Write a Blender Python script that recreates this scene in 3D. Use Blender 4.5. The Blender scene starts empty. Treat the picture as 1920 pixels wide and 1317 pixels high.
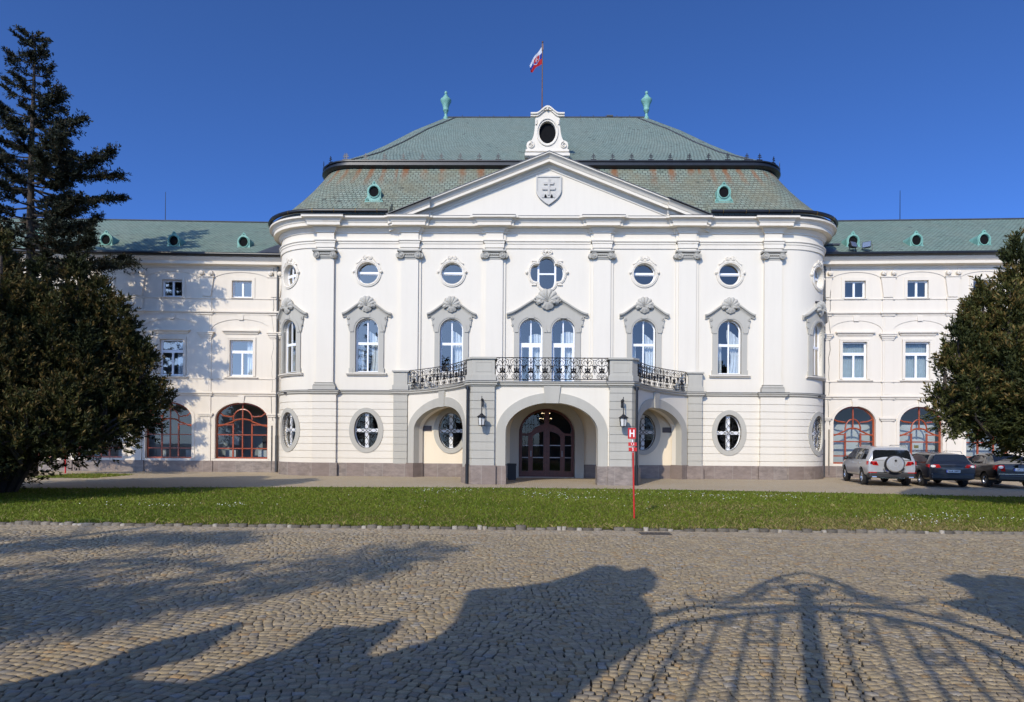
import bpy, bmesh, math, random
import numpy as np
from mathutils import Vector, Matrix
from mathutils.geometry import delaunay_2d_cdt

random.seed(7)
rng = np.random.default_rng(7)
SC = bpy.context.scene
COL = SC.collection
PI = math.pi
SUN_AZ = math.radians(22.5)
SUN_EL = math.radians(34.5)

# ------------------------------------------------------------------ objects
def tag(o, label, cat, group=None):
    o['label'] = label
    o['category'] = cat
    if group:
        o['group'] = group
    return o

def thing(name, label, cat, loc=(0, 0, 0), rotz=0.0, group=None):
    o = bpy.data.objects.new(name, None)
    o.empty_display_size = 0.3
    COL.objects.link(o)
    o.location = loc
    o.rotation_euler = (0, 0, rotz)
    return tag(o, label, cat, group)

def copy_tree(o, parent=None):
    c = o.copy()
    COL.objects.link(c)
    if parent is not None:
        c.parent = parent
    for ch in list(o.children):
        copy_tree(ch, c)
    return c

class MB:
    """collects faces of ONE mesh"""
    def __init__(self):
        self.v = []; self.f = []; self.uv = []; self.has_uv = False
    def add(self, vs, fs, uvs=None):
        b = len(self.v)
        self.v.extend(vs)
        for k, f in enumerate(fs):
            self.f.append(tuple(b + i for i in f))
            self.uv.append(uvs[k] if uvs else None)
        if uvs:
            self.has_uv = True
    def box(self, x0, x1, y0, y1, z0, z1):
        vs = [(x, y, z) for z in (z0, z1) for y in (y0, y1) for x in (x0, x1)]
        self.add(vs, [(0, 2, 3, 1), (4, 5, 7, 6), (0, 1, 5, 4), (2, 6, 7, 3), (0, 4, 6, 2), (1, 3, 7, 5)])
    def fbox(self, f, u0, u1, z0, z1, d0, d1):
        """box on a wall map f(u,z,d); d0 front (outward), d1 back"""
        vs = [f(u, z, d) for d in (d0, d1) for z in (z0, z1) for u in (u0, u1)]
        self.add(vs, [(0, 1, 3, 2), (4, 6, 7, 5), (0, 4, 5, 1), (2, 3, 7, 6), (0, 2, 6, 4), (1, 5, 7, 3)])
    def grid(self, rows, uvrows=None, closed=False, flip=False):
        n = len(rows); m = len(rows[0])
        vs = [p for r in rows for p in r]
        fs = []; us = []
        for i in range(n - 1):
            for j in range(m if closed else m - 1):
                a = i * m + j; b = i * m + (j + 1) % m; c = (i + 1) * m + (j + 1) % m; d = (i + 1) * m + j
                q = (a, d, c, b) if flip else (a, b, c, d)
                fs.append(q)
                if uvrows:
                    jj = j + 1
                    w = {a: uvrows[i][j], d: uvrows[i + 1][j], b: uvrows[i][jj], c: uvrows[i + 1][jj]}
                    us.append([w[k] for k in q])
        self.add(vs, fs, us if uvrows else None)
    def tube(self, pts, r, n=5, closed=False, r2=None):
        P = [Vector(p) for p in pts]
        m = len(P)
        rows = []
        up = None
        for i in range(m):
            if closed:
                t = P[(i + 1) % m] - P[i - 1]
            else:
                t = P[min(i + 1, m - 1)] - P[max(i - 1, 0)]
            if t.length < 1e-9:
                t = Vector((0, 0, 1))
            t.normalize()
            if up is None:
                up = Vector((0, 0, 1)) if abs(t.z) < .9 else Vector((0, 1, 0))
            a = t.cross(up)
            if a.length < 1e-6:
                a = t.orthogonal()
            a.normalize()
            b = a.cross(t).normalized()
            up = b
            rr = r if r2 is None else r + (r2 - r) * i / max(1, m - 1)
            rows.append([tuple(P[i] + (a * math.cos(2 * PI * k / n) + b * math.sin(2 * PI * k / n)) * rr) for k in range(n)])
        if closed:
            rows.append(rows[0])
        self.grid(rows, closed=True)
        if not closed:
            b0 = len(self.v)
            self.v.extend(rows[0]); self.v.extend(rows[-1])
            self.f.append(tuple(b0 + k for k in range(n))); self.uv.append(None)
            self.f.append(tuple(b0 + n + k for k in reversed(range(n)))); self.uv.append(None)
    def lathe(self, prof, c=(0, 0, 0), n=16, axis='z'):
        rows = []
        for r, h in prof:
            row = []
            for k in range(n):
                a = 2 * PI * k / n
                x, y = r * math.cos(a), r * math.sin(a)
                if axis == 'z':
                    row.append((c[0] + x, c[1] + y, c[2] + h))
                elif axis == 'y':
                    row.append((c[0] + x, c[1] + h, c[2] + y))
                else:
                    row.append((c[0] + h, c[1] + x, c[2] + y))
            rows.append(row)
        self.grid(rows, closed=True)
    def sphere(self, c, r, n=8, sx=1, sy=1, sz=1):
        rows = []
        for i in range(n // 2 + 1):
            t = PI * i / (n // 2)
            rr = max(1e-4, math.sin(t))
            rows.append([(c[0] + sx * r * rr * math.cos(2 * PI * k / n), c[1] + sy * r * rr * math.sin(2 * PI * k / n), c[2] - sz * r * math.cos(t)) for k in range(n)])
        self.grid(rows, closed=True)
    def build(self, name, mat, parent=None, smooth=None, label=None):
        me = bpy.data.meshes.new(name)
        me.from_pydata([tuple(p) for p in self.v], [], self.f)
        if self.has_uv:
            l = me.uv_layers.new(name='UVMap')
            k = 0
            data = np.zeros(len(me.loops) * 2, np.float32)
            for f, uv in zip(self.f, self.uv):
                for i in range(len(f)):
                    if uv is not None:
                        data[2 * k] = uv[i][0]; data[2 * k + 1] = uv[i][1]
                    k += 1
            l.data.foreach_set('uv', data)
        bm = bmesh.new(); bm.from_mesh(me)
        bmesh.ops.remove_doubles(bm, verts=bm.verts, dist=1e-4)
        bmesh.ops.dissolve_degenerate(bm, edges=bm.edges, dist=1e-5)
        if not self.has_uv:
            bmesh.ops.recalc_face_normals(bm, faces=bm.faces)
        if smooth:
            for f in bm.faces:
                f.smooth = True
            for e in bm.edges:
                if len(e.link_faces) != 2 or e.calc_face_angle(0) > smooth:
                    e.smooth = False
        bm.to_mesh(me); bm.free()
        o = bpy.data.objects.new(name, me)
        COL.objects.link(o)
        if mat:
            me.materials.append(mat)
        if parent is not None:
            o.parent = parent
        if label:
            o['label'] = label
        return o

# ------------------------------------------------------------------ 2-D helpers
def area2(p):
    return sum(p[i][0] * p[(i + 1) % len(p)][1] - p[(i + 1) % len(p)][0] * p[i][1] for i in range(len(p))) / 2

def inside(q, poly):
    x, y = q; c = False; n = len(poly); j = n - 1
    for i in range(n):
        xi, yi = poly[i]; xj, yj = poly[j]
        if (yi > y) != (yj > y) and x < (xj - xi) * (y - yi) / (yj - yi) + xi:
            c = not c
        j = i
    return c

def clean(p):
    out = []
    for q in p:
        if not out or abs(q[0] - out[-1][0]) + abs(q[1] - out[-1][1]) > 1e-4:
            out.append((q[0], q[1]))
    if len(out) > 1 and abs(out[0][0] - out[-1][0]) + abs(out[0][1] - out[-1][1]) < 1e-4:
        out.pop()
    return out

def rect(u0, u1, z0, z1):
    return [(u0, z0), (u1, z0), (u1, z1), (u0, z1)]

def ellipse(cx, cy, rx, ry, n=40):
    return [(cx + rx * math.cos(2 * PI * k / n), cy + ry * math.sin(2 * PI * k / n)) for k in range(n)]

def arch(half, z0, zs, rise, n=18, c=0.0):
    """round- or basket-headed opening"""
    p = [(c - half, z0), (c + half, z0)]
    for k in range(n + 1):
        a = PI * k / n
        p.append((c + half * math.cos(a), zs + rise * math.sin(a)))
    return clean(p)

def offset_poly(p, d):
    """mitred offset, d>0 grows"""
    p = clean(p)
    if area2(p) < 0:
        p = p[::-1]
    n = len(p); out = []
    for i in range(n):
        a, b, c = Vector(p[i - 1]), Vector(p[i]), Vector(p[(i + 1) % n])
        e1 = (b - a).normalized(); e2 = (c - b).normalized()
        n1 = Vector((e1.y, -e1.x)); n2 = Vector((e2.y, -e2.x))
        m = n1 + n2
        k = max(.35, 1 + n1.dot(n2))
        q = b + m * (d / k)
        out.append((q.x, q.y))
    return out

def clip_rect(poly, u0, u1, z0, z1):
    def clip(p, f, t):
        o = []
        for i in range(len(p)):
            a, b = p[i - 1], p[i]
            fa, fb = f(a), f(b)
            if fa >= 0:
                if fb >= 0: o.append(b)
                else:
                    s = fa / (fa - fb); o.append((a[0] + (b[0] - a[0]) * s, a[1] + (b[1] - a[1]) * s))
            elif fb >= 0:
                s = fa / (fa - fb); o.append((a[0] + (b[0] - a[0]) * s, a[1] + (b[1] - a[1]) * s)); o.append(b)
        return o
    p = list(poly)
    for f in (lambda q: q[0] - u0, lambda q: u1 - q[0], lambda q: q[1] - z0, lambda q: z1 - q[1]):
        p = clip(p, f, 0)
        if len(p) < 3:
            return []
    return clean(p)

def region(outers, holes, extra=()):
    pts = []; edges = []
    for l in list(outers) + list(holes):
        l = clean(l); b = len(pts)
        pts.extend(Vector(q) for q in l)
        edges.extend((b + i, b + (i + 1) % len(l)) for i in range(len(l)))
    for q in extra:
        pts.append(Vector(q))
    vs, es, fs, _, _, _ = delaunay_2d_cdt(pts, edges, [], 0, 1e-5)
    keep = []
    for f in fs:
        cx = sum(vs[i].x for i in f) / len(f); cy = sum(vs[i].y for i in f) / len(f)
        if any(inside((cx, cy), o) for o in outers) and not any(inside((cx, cy), h) for h in holes):
            keep.append(tuple(f))
    return [(v.x, v.y) for v in vs], keep

def plate(mb, outers, holes, f, d0, d1, extra=(), sides=True, uv=None):
    """flat piece on wall map f(u,z,d): front at d0, edges run back to d1"""
    if outers and not isinstance(outers[0], list):
        outers = [outers]
    vs, fs = region(outers, holes, extra)
    V = [f(u, z, d0) for u, z in vs]
    F = []
    for t in fs:
        a = area2([vs[i] for i in t])
        F.append(t if a > 0 else t[::-1])
    mb.add(V, F, [[(vs[i][0], vs[i][1]) for i in t] for t in F] if uv else None)
    if sides:
        cnt = {}
        for t in F:
            for i in range(len(t)):
                e = (t[i], t[(i + 1) % len(t)])
                cnt[e] = cnt.get(e, 0) + 1
        for (a, b) in cnt:
            if (b, a) not in cnt:
                q = [f(*vs[a], d0), f(*vs[b], d0), f(*vs[b], d1), f(*vs[a], d1)]
                mb.add(q, [(0, 3, 2, 1)], [[vs[a], vs[a], vs[b], vs[b]]] if uv else None)

def sweep(mb, path, prof, closed=False, uv=False, zfun=None, flip=False, caps=True):
    """mitred sweep of profile [(outward, z)] along a plan path [(x, y)]; outward = right-hand side of travel"""
    P = [Vector(p) for p in path]
    n = len(P)
    N = []
    for i in range(n):
        if closed:
            a, c = P[i - 1], P[(i + 1) % n]
        else:
            a = P[i - 1] if i > 0 else None
            c = P[i + 1] if i < n - 1 else None
        ns = []
        if a is not None:
            e = (P[i] - a).normalized(); ns.append(Vector((e.y, -e.x)))
        if c is not None:
            e = (c - P[i]).normalized(); ns.append(Vector((e.y, -e.x)))
        if len(ns) == 1:
            N.append(ns[0])
        else:
            m = ns[0] + ns[1]
            N.append(m / max(.25, 1 + ns[0].dot(ns[1])))
    L = [0.0]
    for i in range(1, n + (1 if closed else 0)):
        L.append(L[-1] + (P[i % n] - P[i - 1]).length)
    S = [0.0]
    for i in range(1, len(prof)):
        S.append(S[-1] + math.hypot(prof[i][0] - prof[i - 1][0], prof[i][1] - prof[i - 1][1]))
    rows = []; uvr = []
    for i in range(n + (1 if closed else 0)):
        k = i % n
        dz = zfun(P[k]) if zfun else 0
        rows.append([(P[k].x + N[k].x * d, P[k].y + N[k].y * d, z + dz) for d, z in prof])
        uvr.append([(L[i], s) for s in S])
    mb.grid(rows, uvr if uv else None, flip=flip)
    if caps and not closed:
        for r in (rows[0], rows[-1]):
            mb.add(list(r), [tuple(range(len(r)))], [[(0, 0)] * len(r)] if uv else None)

# ------------------------------------------------------------------ materials
def mat(name, base, rough=.6, metal=0.0, noise=None, bump=None, spec=.5, extra=None, coat=0):
    """noise=(scale, amount, scale2, amount2): brightness variation; bump=(scale, strength)"""
    m = bpy.data.materials.new(name); m.use_nodes = True
    nt = m.node_tree; b = nt.nodes['Principled BSDF']
    b.inputs['Base Color'].default_value = (*base, 1)
    b.inputs['Roughness'].default_value = rough
    b.inputs['Metallic'].default_value = metal
    b.inputs['Specular IOR Level'].default_value = spec
    if coat:
        b.inputs['Coat Weight'].default_value = coat * .6
        b.inputs['Coat Roughness'].default_value = .03
    tc = nt.nodes.new('ShaderNodeTexCoord')
    if noise:
        col = None
        for k in range(0, len(noise), 2):
            nz = nt.nodes.new('ShaderNodeTexNoise'); nz.inputs['Scale'].default_value = noise[k]; nz.inputs['Detail'].default_value = 6
            nt.links.new(tc.outputs['Object'], nz.inputs['Vector'])
            mr = nt.nodes.new('ShaderNodeMapRange'); mr.inputs[1].default_value = .25; mr.inputs[2].default_value = .75
            mr.inputs[3].default_value = 1 - noise[k + 1]; mr.inputs[4].default_value = 1 + noise[k + 1] * .6
            nt.links.new(nz.outputs['Fac'], mr.inputs[0])
            mx = nt.nodes.new('ShaderNodeMix'); mx.data_type = 'RGBA'; mx.blend_type = 'MULTIPLY'; mx.inputs[0].default_value = 1
            if col is None:
                mx.inputs[6].default_value = (*base, 1)
            else:
                nt.links.new(col, mx.inputs[6])
            nt.links.new(mr.outputs[0], mx.inputs[7])
            col = mx.outputs[2]
        nt.links.new(col, b.inputs['Base Color'])
    if bump:
        nz = nt.nodes.new('ShaderNodeTexNoise'); nz.inputs['Scale'].default_value = bump[0]; nz.inputs['Detail'].default_value = 4
        nt.links.new(tc.outputs['Object'], nz.inputs['Vector'])
        bp = nt.nodes.new('ShaderNodeBump'); bp.inputs['Strength'].default_value = bump[1]; bp.inputs['Distance'].default_value = .02
        nt.links.new(nz.outputs['Fac'], bp.inputs['Height']); nt.links.new(bp.outputs[0], b.inputs['Normal'])
    return m

def N(nt, t, **kw):
    n = nt.nodes.new(t)
    for k, v in kw.items():
        setattr(n, k, v)
    return n

def mixc(nt, fac, a, b, mode='MIX'):
    mx = N(nt, 'ShaderNodeMix', data_type='RGBA', blend_type=mode)
    for sock, v in ((0, fac), (6, a), (7, b)):
        if isinstance(v, (int, float)):
            mx.inputs[sock].default_value = v
        elif isinstance(v, tuple):
            mx.inputs[sock].default_value = (*v, 1)
        else:
            nt.links.new(v, mx.inputs[sock])
    return mx.outputs[2]

def ramp(nt, src, lo, hi, a=0.0, b=1.0):
    mr = N(nt, 'ShaderNodeMapRange'); mr.clamp = True
    for i, v in ((1, lo), (2, hi), (3, a), (4, b)):
        mr.inputs[i].default_value = v
    nt.links.new(src, mr.inputs[0])
    return mr.outputs[0]

def noise(nt, vec, scale, detail=5, rough=.55):
    n = N(nt, 'ShaderNodeTexNoise'); n.inputs['Scale'].default_value = scale; n.inputs['Detail'].default_value = detail
    n.inputs['Roughness'].default_value = rough
    if vec is not None:
        nt.links.new(vec, n.inputs['Vector'])
    return n.outputs['Fac']

def math_n(nt, op, a, b=None):
    m = N(nt, 'ShaderNodeMath', operation=op)
    for i, v in enumerate((a, b)):
        if v is None: continue
        if isinstance(v, (int, float)): m.inputs[i].default_value = v
        else: nt.links.new(v, m.inputs[i])
    return m.outputs[0]

def plaster_mat(name, base, streak=.05):
    m = bpy.data.materials.new(name); m.use_nodes = True; nt = m.node_tree; b = nt.nodes['Principled BSDF']
    tc = N(nt, 'ShaderNodeTexCoord')
    big = ramp(nt, noise(nt, tc.outputs['Object'], .45, 6), .3, .7, 1 - streak, 1.0)
    mp = N(nt, 'ShaderNodeMapping'); mp.inputs['Scale'].default_value = (2.6, 2.6, .22)
    nt.links.new(tc.outputs['Object'], mp.inputs['Vector'])
    st = ramp(nt, noise(nt, mp.outputs[0], 1.0, 7, .7), .45, .8, 1.0, 1 - streak * 1.6)
    fine = ramp(nt, noise(nt, tc.outputs['Object'], 60, 3), .3, .7, .97, 1.0)
    v = math_n(nt, 'MULTIPLY', math_n(nt, 'MULTIPLY', big, st), fine)
    c = mixc(nt, 1.0, base, v, 'MULTIPLY')
    nt.links.new(c, b.inputs['Base Color'])
    b.inputs['Roughness'].default_value = .85
    b.inputs['Specular IOR Level'].default_value = .2
    bp = N(nt, 'ShaderNodeBump'); bp.inputs['Strength'].default_value = .15; bp.inputs['Distance'].default_value = .01
    nt.links.new(noise(nt, tc.outputs['Object'], 25, 5), bp.inputs['Height'])
    nt.links.new(bp.outputs[0], b.inputs['Normal'])
    return m

def slate_mat(name, c1, c2, sx, sy, rust=False, dark=(.055, .072, .066)):
    """scale-cut copper/slate roof, laid along the UV (metres)"""
    m = bpy.data.materials.new(name); m.use_nodes = True; nt = m.node_tree; b = nt.nodes['Principled BSDF']
    uv = N(nt, 'ShaderNodeUVMap'); tc = N(nt, 'ShaderNodeTexCoord')
    br = N(nt, 'ShaderNodeTexBrick'); nt.links.new(uv.outputs[0], br.inputs['Vector'])
    br.inputs['Scale'].default_value = 1; br.inputs['Brick Width'].default_value = sx; br.inputs['Row Height'].default_value = sy
    br.inputs['Mortar Size'].default_value = .02; br.inputs['Mortar Smooth'].default_value = .25; br.offset = .5
    br.inputs['Color1'].default_value = (*c1, 1); br.inputs['Color2'].default_value = (*c2, 1); br.inputs['Mortar'].default_value = (*dark, 1)
    br.inputs['Bias'].default_value = -.1
    patch = noise(nt, tc.outputs['Object'], .7, 8, .65)
    c = mixc(nt, ramp(nt, patch, .42, .68), br.outputs['Color'], (.20, .215, .17), 'MIX') if not rust else mixc(nt, ramp(nt, patch, .36, .62, 0, .75), br.outputs['Color'], (.175, .165, .105), 'MIX')
    if not rust:
        c = mixc(nt, .72, c, br.outputs['Color'])
    sp = N(nt, 'ShaderNodeSeparateXYZ'); nt.links.new(uv.outputs[0], sp.inputs[0])
    cb = N(nt, 'ShaderNodeCombineXYZ')
    nt.links.new(math_n(nt, 'FLOOR', math_n(nt, 'DIVIDE', sp.outputs[0], sx)), cb.inputs[0])
    nt.links.new(math_n(nt, 'FLOOR', math_n(nt, 'DIVIDE', sp.outputs[1], sy)), cb.inputs[1])
    wn = N(nt, 'ShaderNodeTexWhiteNoise', noise_dimensions='2D'); nt.links.new(cb.outputs[0], wn.inputs['Vector'])
    c = mixc(nt, 1.0, c, ramp(nt, wn.outputs['Value'], 0, 1, .86, 1.1), 'MULTIPLY')
    # slipped, missing tiles
    gap = math_n(nt, 'MULTIPLY', math_n(nt, 'GREATER_THAN', wn.outputs['Value'], .955 if not rust else .975), ramp(nt, noise(nt, tc.outputs['Object'], .55, 4), .45, .6))
    c = mixc(nt, math_n(nt, 'MULTIPLY', gap, .8), c, dark)
    if rust:
        # rust runs below the snow guards, spaced about a metre
        fr = math_n(nt, 'ABSOLUTE', math_n(nt, 'SUBTRACT', math_n(nt, 'FRACT', math_n(nt, 'DIVIDE', sp.outputs[0], 1.02)), .5))
        fr = math_n(nt, 'ADD', fr, math_n(nt, 'MULTIPLY', math_n(nt, 'SUBTRACT', noise(nt, tc.outputs['Object'], 5, 4), .5), .25))
        run = ramp(nt, fr, .08, .26, 1, 0)
        hi = ramp(nt, sp.outputs[1], 2.4, 3.75); lo = ramp(nt, sp.outputs[1], 3.95, 4.25, 1, 0)
        some = ramp(nt, noise(nt, tc.outputs['Object'], .8, 3), .35, .6)
        k = math_n(nt, 'MULTIPLY', math_n(nt, 'MULTIPLY', run, hi), math_n(nt, 'MULTIPLY', lo, some))
        c = mixc(nt, math_n(nt, 'MULTIPLY', k, .95), c, (.21, .085, .03))
        c = mixc(nt, ramp(nt, sp.outputs[1], 3.85, 4.35, 0, .55), c, (.16, .155, .13))
    nt.links.new(c, b.inputs['Base Color'])
    b.inputs['Roughness'].default_value = .7
    bp = N(nt, 'ShaderNodeBump'); bp.inputs['Strength'].default_value = .8; bp.inputs['Distance'].default_value = .03
    slope = math_n(nt, 'SUBTRACT', 1.0, math_n(nt, 'FRACT', math_n(nt, 'DIVIDE', sp.outputs[1], sy)))
    h = math_n(nt, 'ADD', math_n(nt, 'MULTIPLY', slope, .8), math_n(nt, 'ADD', math_n(nt, 'MULTIPLY', br.outputs['Fac'], -.6), math_n(nt, 'MULTIPLY', wn.outputs['Value'], .5)))
    nt.links.new(h, bp.inputs['Height']); nt.links.new(bp.outputs[0], b.inputs['Normal'])
    return m

def plinth_mat(name, base):
    m = bpy.data.materials.new(name); m.use_nodes = True; nt = m.node_tree; b = nt.nodes['Principled BSDF']
    tc = N(nt, 'ShaderNodeTexCoord')
    sp = N(nt, 'ShaderNodeSeparateXYZ'); nt.links.new(tc.outputs['Object'], sp.inputs[0])
    along = math_n(nt, 'ADD', sp.outputs[0], math_n(nt, 'MULTIPLY', sp.outputs[1], .8))
    cell = math_n(nt, 'FLOOR', math_n(nt, 'DIVIDE', along, .93))
    wn = N(nt, 'ShaderNodeTexWhiteNoise', noise_dimensions='1D'); nt.links.new(cell, wn.inputs['W'])
    edge = math_n(nt, 'ABSOLUTE', math_n(nt, 'SUBTRACT', math_n(nt, 'FRACT', math_n(nt, 'DIVIDE', along, .93)), .5))
    mp = N(nt, 'ShaderNodeMapping'); mp.inputs['Rotation'].default_value = (.4, .3, .8); mp.inputs['Scale'].default_value = (1, 1, 2.2)
    nt.links.new(tc.outputs['Object'], mp.inputs['Vector'])
    vein = noise(nt, mp.outputs[0], 2.3, 9, .7)
    c = mixc(nt, ramp(nt, vein, .38, .66), tuple(x * .72 for x in base), tuple(x * 1.35 for x in base))
    c = mixc(nt, ramp(nt, wn.outputs['Value'], 0, 1, 0, .5), c, (base[0] * 1.05, base[1] * .82, base[2] * .74))
    c = mixc(nt, ramp(nt, wn.outputs['Value'], .5, 1, 0, .45), c, tuple(x * .7 for x in base))
    line = math_n(nt, 'GREATER_THAN', edge, .488)
    c = mixc(nt, math_n(nt, 'MULTIPLY', line, .6), c, (.30, .27, .24))
    nt.links.new(c, b.inputs['Base Color']); b.inputs['Roughness'].default_value = .6
    bp = N(nt, 'ShaderNodeBump'); bp.inputs['Strength'].default_value = .25; bp.inputs['Distance'].default_value = .01
    nt.links.new(vein, bp.inputs['Height']); nt.links.new(bp.outputs[0], b.inputs['Normal'])
    return m

def glass_mat(name, refl, tint=(.8, .85, .9), wob=0.0):
    m = bpy.data.materials.new(name); m.use_nodes = True; nt = m.node_tree
    nt.nodes.remove(nt.nodes['Principled BSDF'])
    out = nt.nodes['Material Output']
    tr = N(nt, 'ShaderNodeBsdfTransparent'); tr.inputs[0].default_value = (*tint, 1)
    gl = N(nt, 'ShaderNodeBsdfGlossy'); gl.inputs['Color'].default_value = (1, .93, .80, 1); gl.inputs['Roughness'].default_value = .01
    lw = N(nt, 'ShaderNodeFresnel'); lw.inputs['IOR'].default_value = 1.5
    fac = math_n(nt, 'MAXIMUM', math_n(nt, 'MINIMUM', math_n(nt, 'ADD', math_n(nt, 'MULTIPLY', lw.outputs[0], 1.5), refl), 1.0), .012)
    if wob:
        tc = N(nt, 'ShaderNodeTexCoord')
        bp = N(nt, 'ShaderNodeBump'); bp.inputs['Strength'].default_value = wob; bp.inputs['Distance'].default_value = .02
        nt.links.new(noise(nt, tc.outputs['Object'], 1.1, 2), bp.inputs['Height'])
        nt.links.new(bp.outputs[0], gl.inputs['Normal'])
    mx = N(nt, 'ShaderNodeMixShader')
    nt.links.new(fac, mx.inputs[0]); nt.links.new(tr.outputs[0], mx.inputs[1]); nt.links.new(gl.outputs[0], mx.inputs[2])
    nt.links.new(mx.outputs[0], out.inputs[0])
    return m

def attr_mat(name, rough=.6, fine=None, spec=.3, transl=0.0, bumps=None):
    """colour from the mesh attribute 'tint'"""
    m = bpy.data.materials.new(name); m.use_nodes = True; nt = m.node_tree; b = nt.nodes['Principled BSDF']
    at = N(nt, 'ShaderNodeAttribute'); at.attribute_name = 'tint'
    c = at.outputs['Color']
    tc = N(nt, 'ShaderNodeTexCoord')
    if fine:
        c = mixc(nt, 1.0, c, ramp(nt, noise(nt, tc.outputs['Object'], fine[0], 6, .65), .25, .75, 1 - fine[1], 1 + fine[1]), 'MULTIPLY')
    nt.links.new(c, b.inputs['Base Color'])
    b.inputs['Roughness'].default_value = rough
    b.inputs['Specular IOR Level'].default_value = spec
    if bumps:
        bp = N(nt, 'ShaderNodeBump'); bp.inputs['Strength'].default_value = bumps[1]; bp.inputs['Distance'].default_value = .01
        nt.links.new(noise(nt, tc.outputs['Object'], bumps[0], 5), bp.inputs['Height']); nt.links.new(bp.outputs[0], b.inputs['Normal'])
    if transl:
        out = nt.nodes['Material Output']
        tl = N(nt, 'ShaderNodeBsdfTranslucent'); nt.links.new(c, tl.inputs[0])
        mx = N(nt, 'ShaderNodeMixShader'); mx.inputs[0].default_value = transl
        nt.links.new(b.outputs[0], mx.inputs[1]); nt.links.new(tl.outputs[0], mx.inputs[2]); nt.links.new(mx.outputs[0], out.inputs[0])
    return m

def np_mesh(name, V, F, mat_, tint=None, parent=None):
    """V (n,3), F (m,k) equal-sided faces, tint (m,3) per face"""
    me = bpy.data.meshes.new(name)
    n, k = F.shape
    me.vertices.add(len(V)); me.vertices.foreach_set('co', V.astype(np.float32).ravel())
    me.loops.add(n * k); me.loops.foreach_set('vertex_index', F.astype(np.int32).ravel())
    me.polygons.add(n); me.polygons.foreach_set('loop_start', np.arange(0, n * k, k, dtype=np.int32))
    me.update(calc_edges=True)
    if tint is not None:
        a = me.attributes.new('tint', 'FLOAT_COLOR', 'FACE')
        t = np.ones((n, 4), np.float32); t[:, :3] = tint
        a.data.foreach_set('color', t.ravel())
    me.validate()
    o = bpy.data.objects.new(name, me); COL.objects.link(o); me.materials.append(mat_)
    if parent is not None:
        o.parent = parent
    return o

M = {}
M['white'] = plaster_mat('white_render', (.715, .662, .562), .03)
M['wingwhite'] = plaster_mat('wing_render', (.715, .65, .55), .04)
M['cream'] = plaster_mat('cream_render', (.78, .675, .51), .04)
M['grey'] = plaster_mat('grey_stone_paint', (.44, .42, .365), .06)
M['trim'] = plaster_mat('trim_white', (.725, .668, .565), .045)
M['plinth'] = plinth_mat('plinth_stone', (.215, .18, .155))
M['slate_hi'] = slate_mat('upper_roof_slates', (.205, .285, .245), (.245, .315, .27), .20, .13)
M['slate_lo'] = slate_mat('mansard_slates', (.19, .24, .19), (.235, .275, .22), .27, .17, rust=True, dark=(.035, .042, .034))
M['slate_wing'] = slate_mat('wing_roof_slates', (.155, .23, .185), (.185, .26, .215), .24, .15)
M['copper'] = mat('verdigris_copper', (.18, .385, .32), .6, noise=(2.5, .3, 11, .2))
M['black'] = mat('black_sheet_metal', (.012, .013, .015), .35, noise=(3, .4))
M['iron'] = mat('wrought_iron', (.012, .012, .014), .45)
M['flash'] = mat('dark_flashing', (.06, .062, .065), .4, noise=(4, .3))
M['frame'] = mat('white_window_paint', (.80, .81, .82), .35)
M['glass'] = glass_mat('window_glass', .085)
M['glass_wing'] = glass_mat('wing_window_glass', .10)
M['glass_clear'] = glass_mat('curtained_glass', .01)
M['glass_dark'] = glass_mat('hall_glass', -.03)
M['curtain'] = mat('sheer_curtain', (.74, .75, .72), .9, noise=(5, .1))
M['curtain_green'] = mat('grey_green_curtain', (.40, .45, .43), .9, noise=(5, .12))
M['dark'] = mat('dark_room', (.035, .035, .04), .9, noise=(.5, .3))
M['blind'] = mat('pale_blind', (.50, .52, .49), .9, noise=(.8, .1))
M['redwood'] = mat('red_brown_joinery', (.30, .062, .022), .35, noise=(9, .25))
M['doorwood'] = mat('dark_mahogany', (.115, .028, .016), .35, noise=(8, .3))
M['brass'] = mat('brass', (.5, .33, .1), .3, metal=1, noise=(20, .2))
M['frost'] = mat('frosted_lantern_glass', (.62, .62, .60), .3, noise=(6, .1))
M['red'] = mat('red_paint', (.52, .025, .02), .4, noise=(12, .15))
M['signwhite'] = mat('sign_white', (.82, .82, .82), .4)
# ================================================================== PALACE (local: x along facade, -y to the viewer)
X0, YF = 1.25, 32.45
AL, AR, RC = 11.8, 12.2, 2.6
def WM(u, z, d):
    if u > AR:
        s = u - AR; q = RC * PI / 2
        if s > q: return (AR + RC + d, RC + s - q, z)
        p = s / RC; return (AR + (RC + d) * math.sin(p), RC - (RC + d) * math.cos(p), z)
    if u < -AL:
        s = -AL - u; q = RC * PI / 2
        if s > q: return (-AL - RC - d, RC + s - q, z)
        p = s / RC; return (-AL - (RC + d) * math.sin(p), RC - (RC + d) * math.cos(p), z)
    return (u, -d, z)
def at(uc, zc=0.0, base=WM):
    return lambda u, z, d: base(uc + u, zc + z, d)
UMIN, UMAX = -AL - RC * PI / 2 - 3.0, AR + RC * PI / 2 + 3.0
def ucols(a, b, step=.16):
    c = [a]
    lo = [-AL - RC * PI / 2 * k / 26 for k in range(27)]; hi = [AR + RC * PI / 2 * k / 26 for k in range(27)]
    c += sorted(x for x in lo + hi if a + .03 < x < b - .03) + [b]
    return c
def wpath(a, b):
    return [WM(u, 0, 0)[:2] for u in ucols(a, b)]
def wrect(a, b, z0, z1):
    c = ucols(a, b)
    return [(u, z0) for u in c] + [(u, z1) for u in reversed(c)]
CURVE = [-AL - RC * math.radians(37), AR + RC * math.radians(42)]

palace = thing('palace', 'large cream white baroque palace with green mansard roof, pediment and rounded corners', 'palace', (X0, YF, 0))

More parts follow.
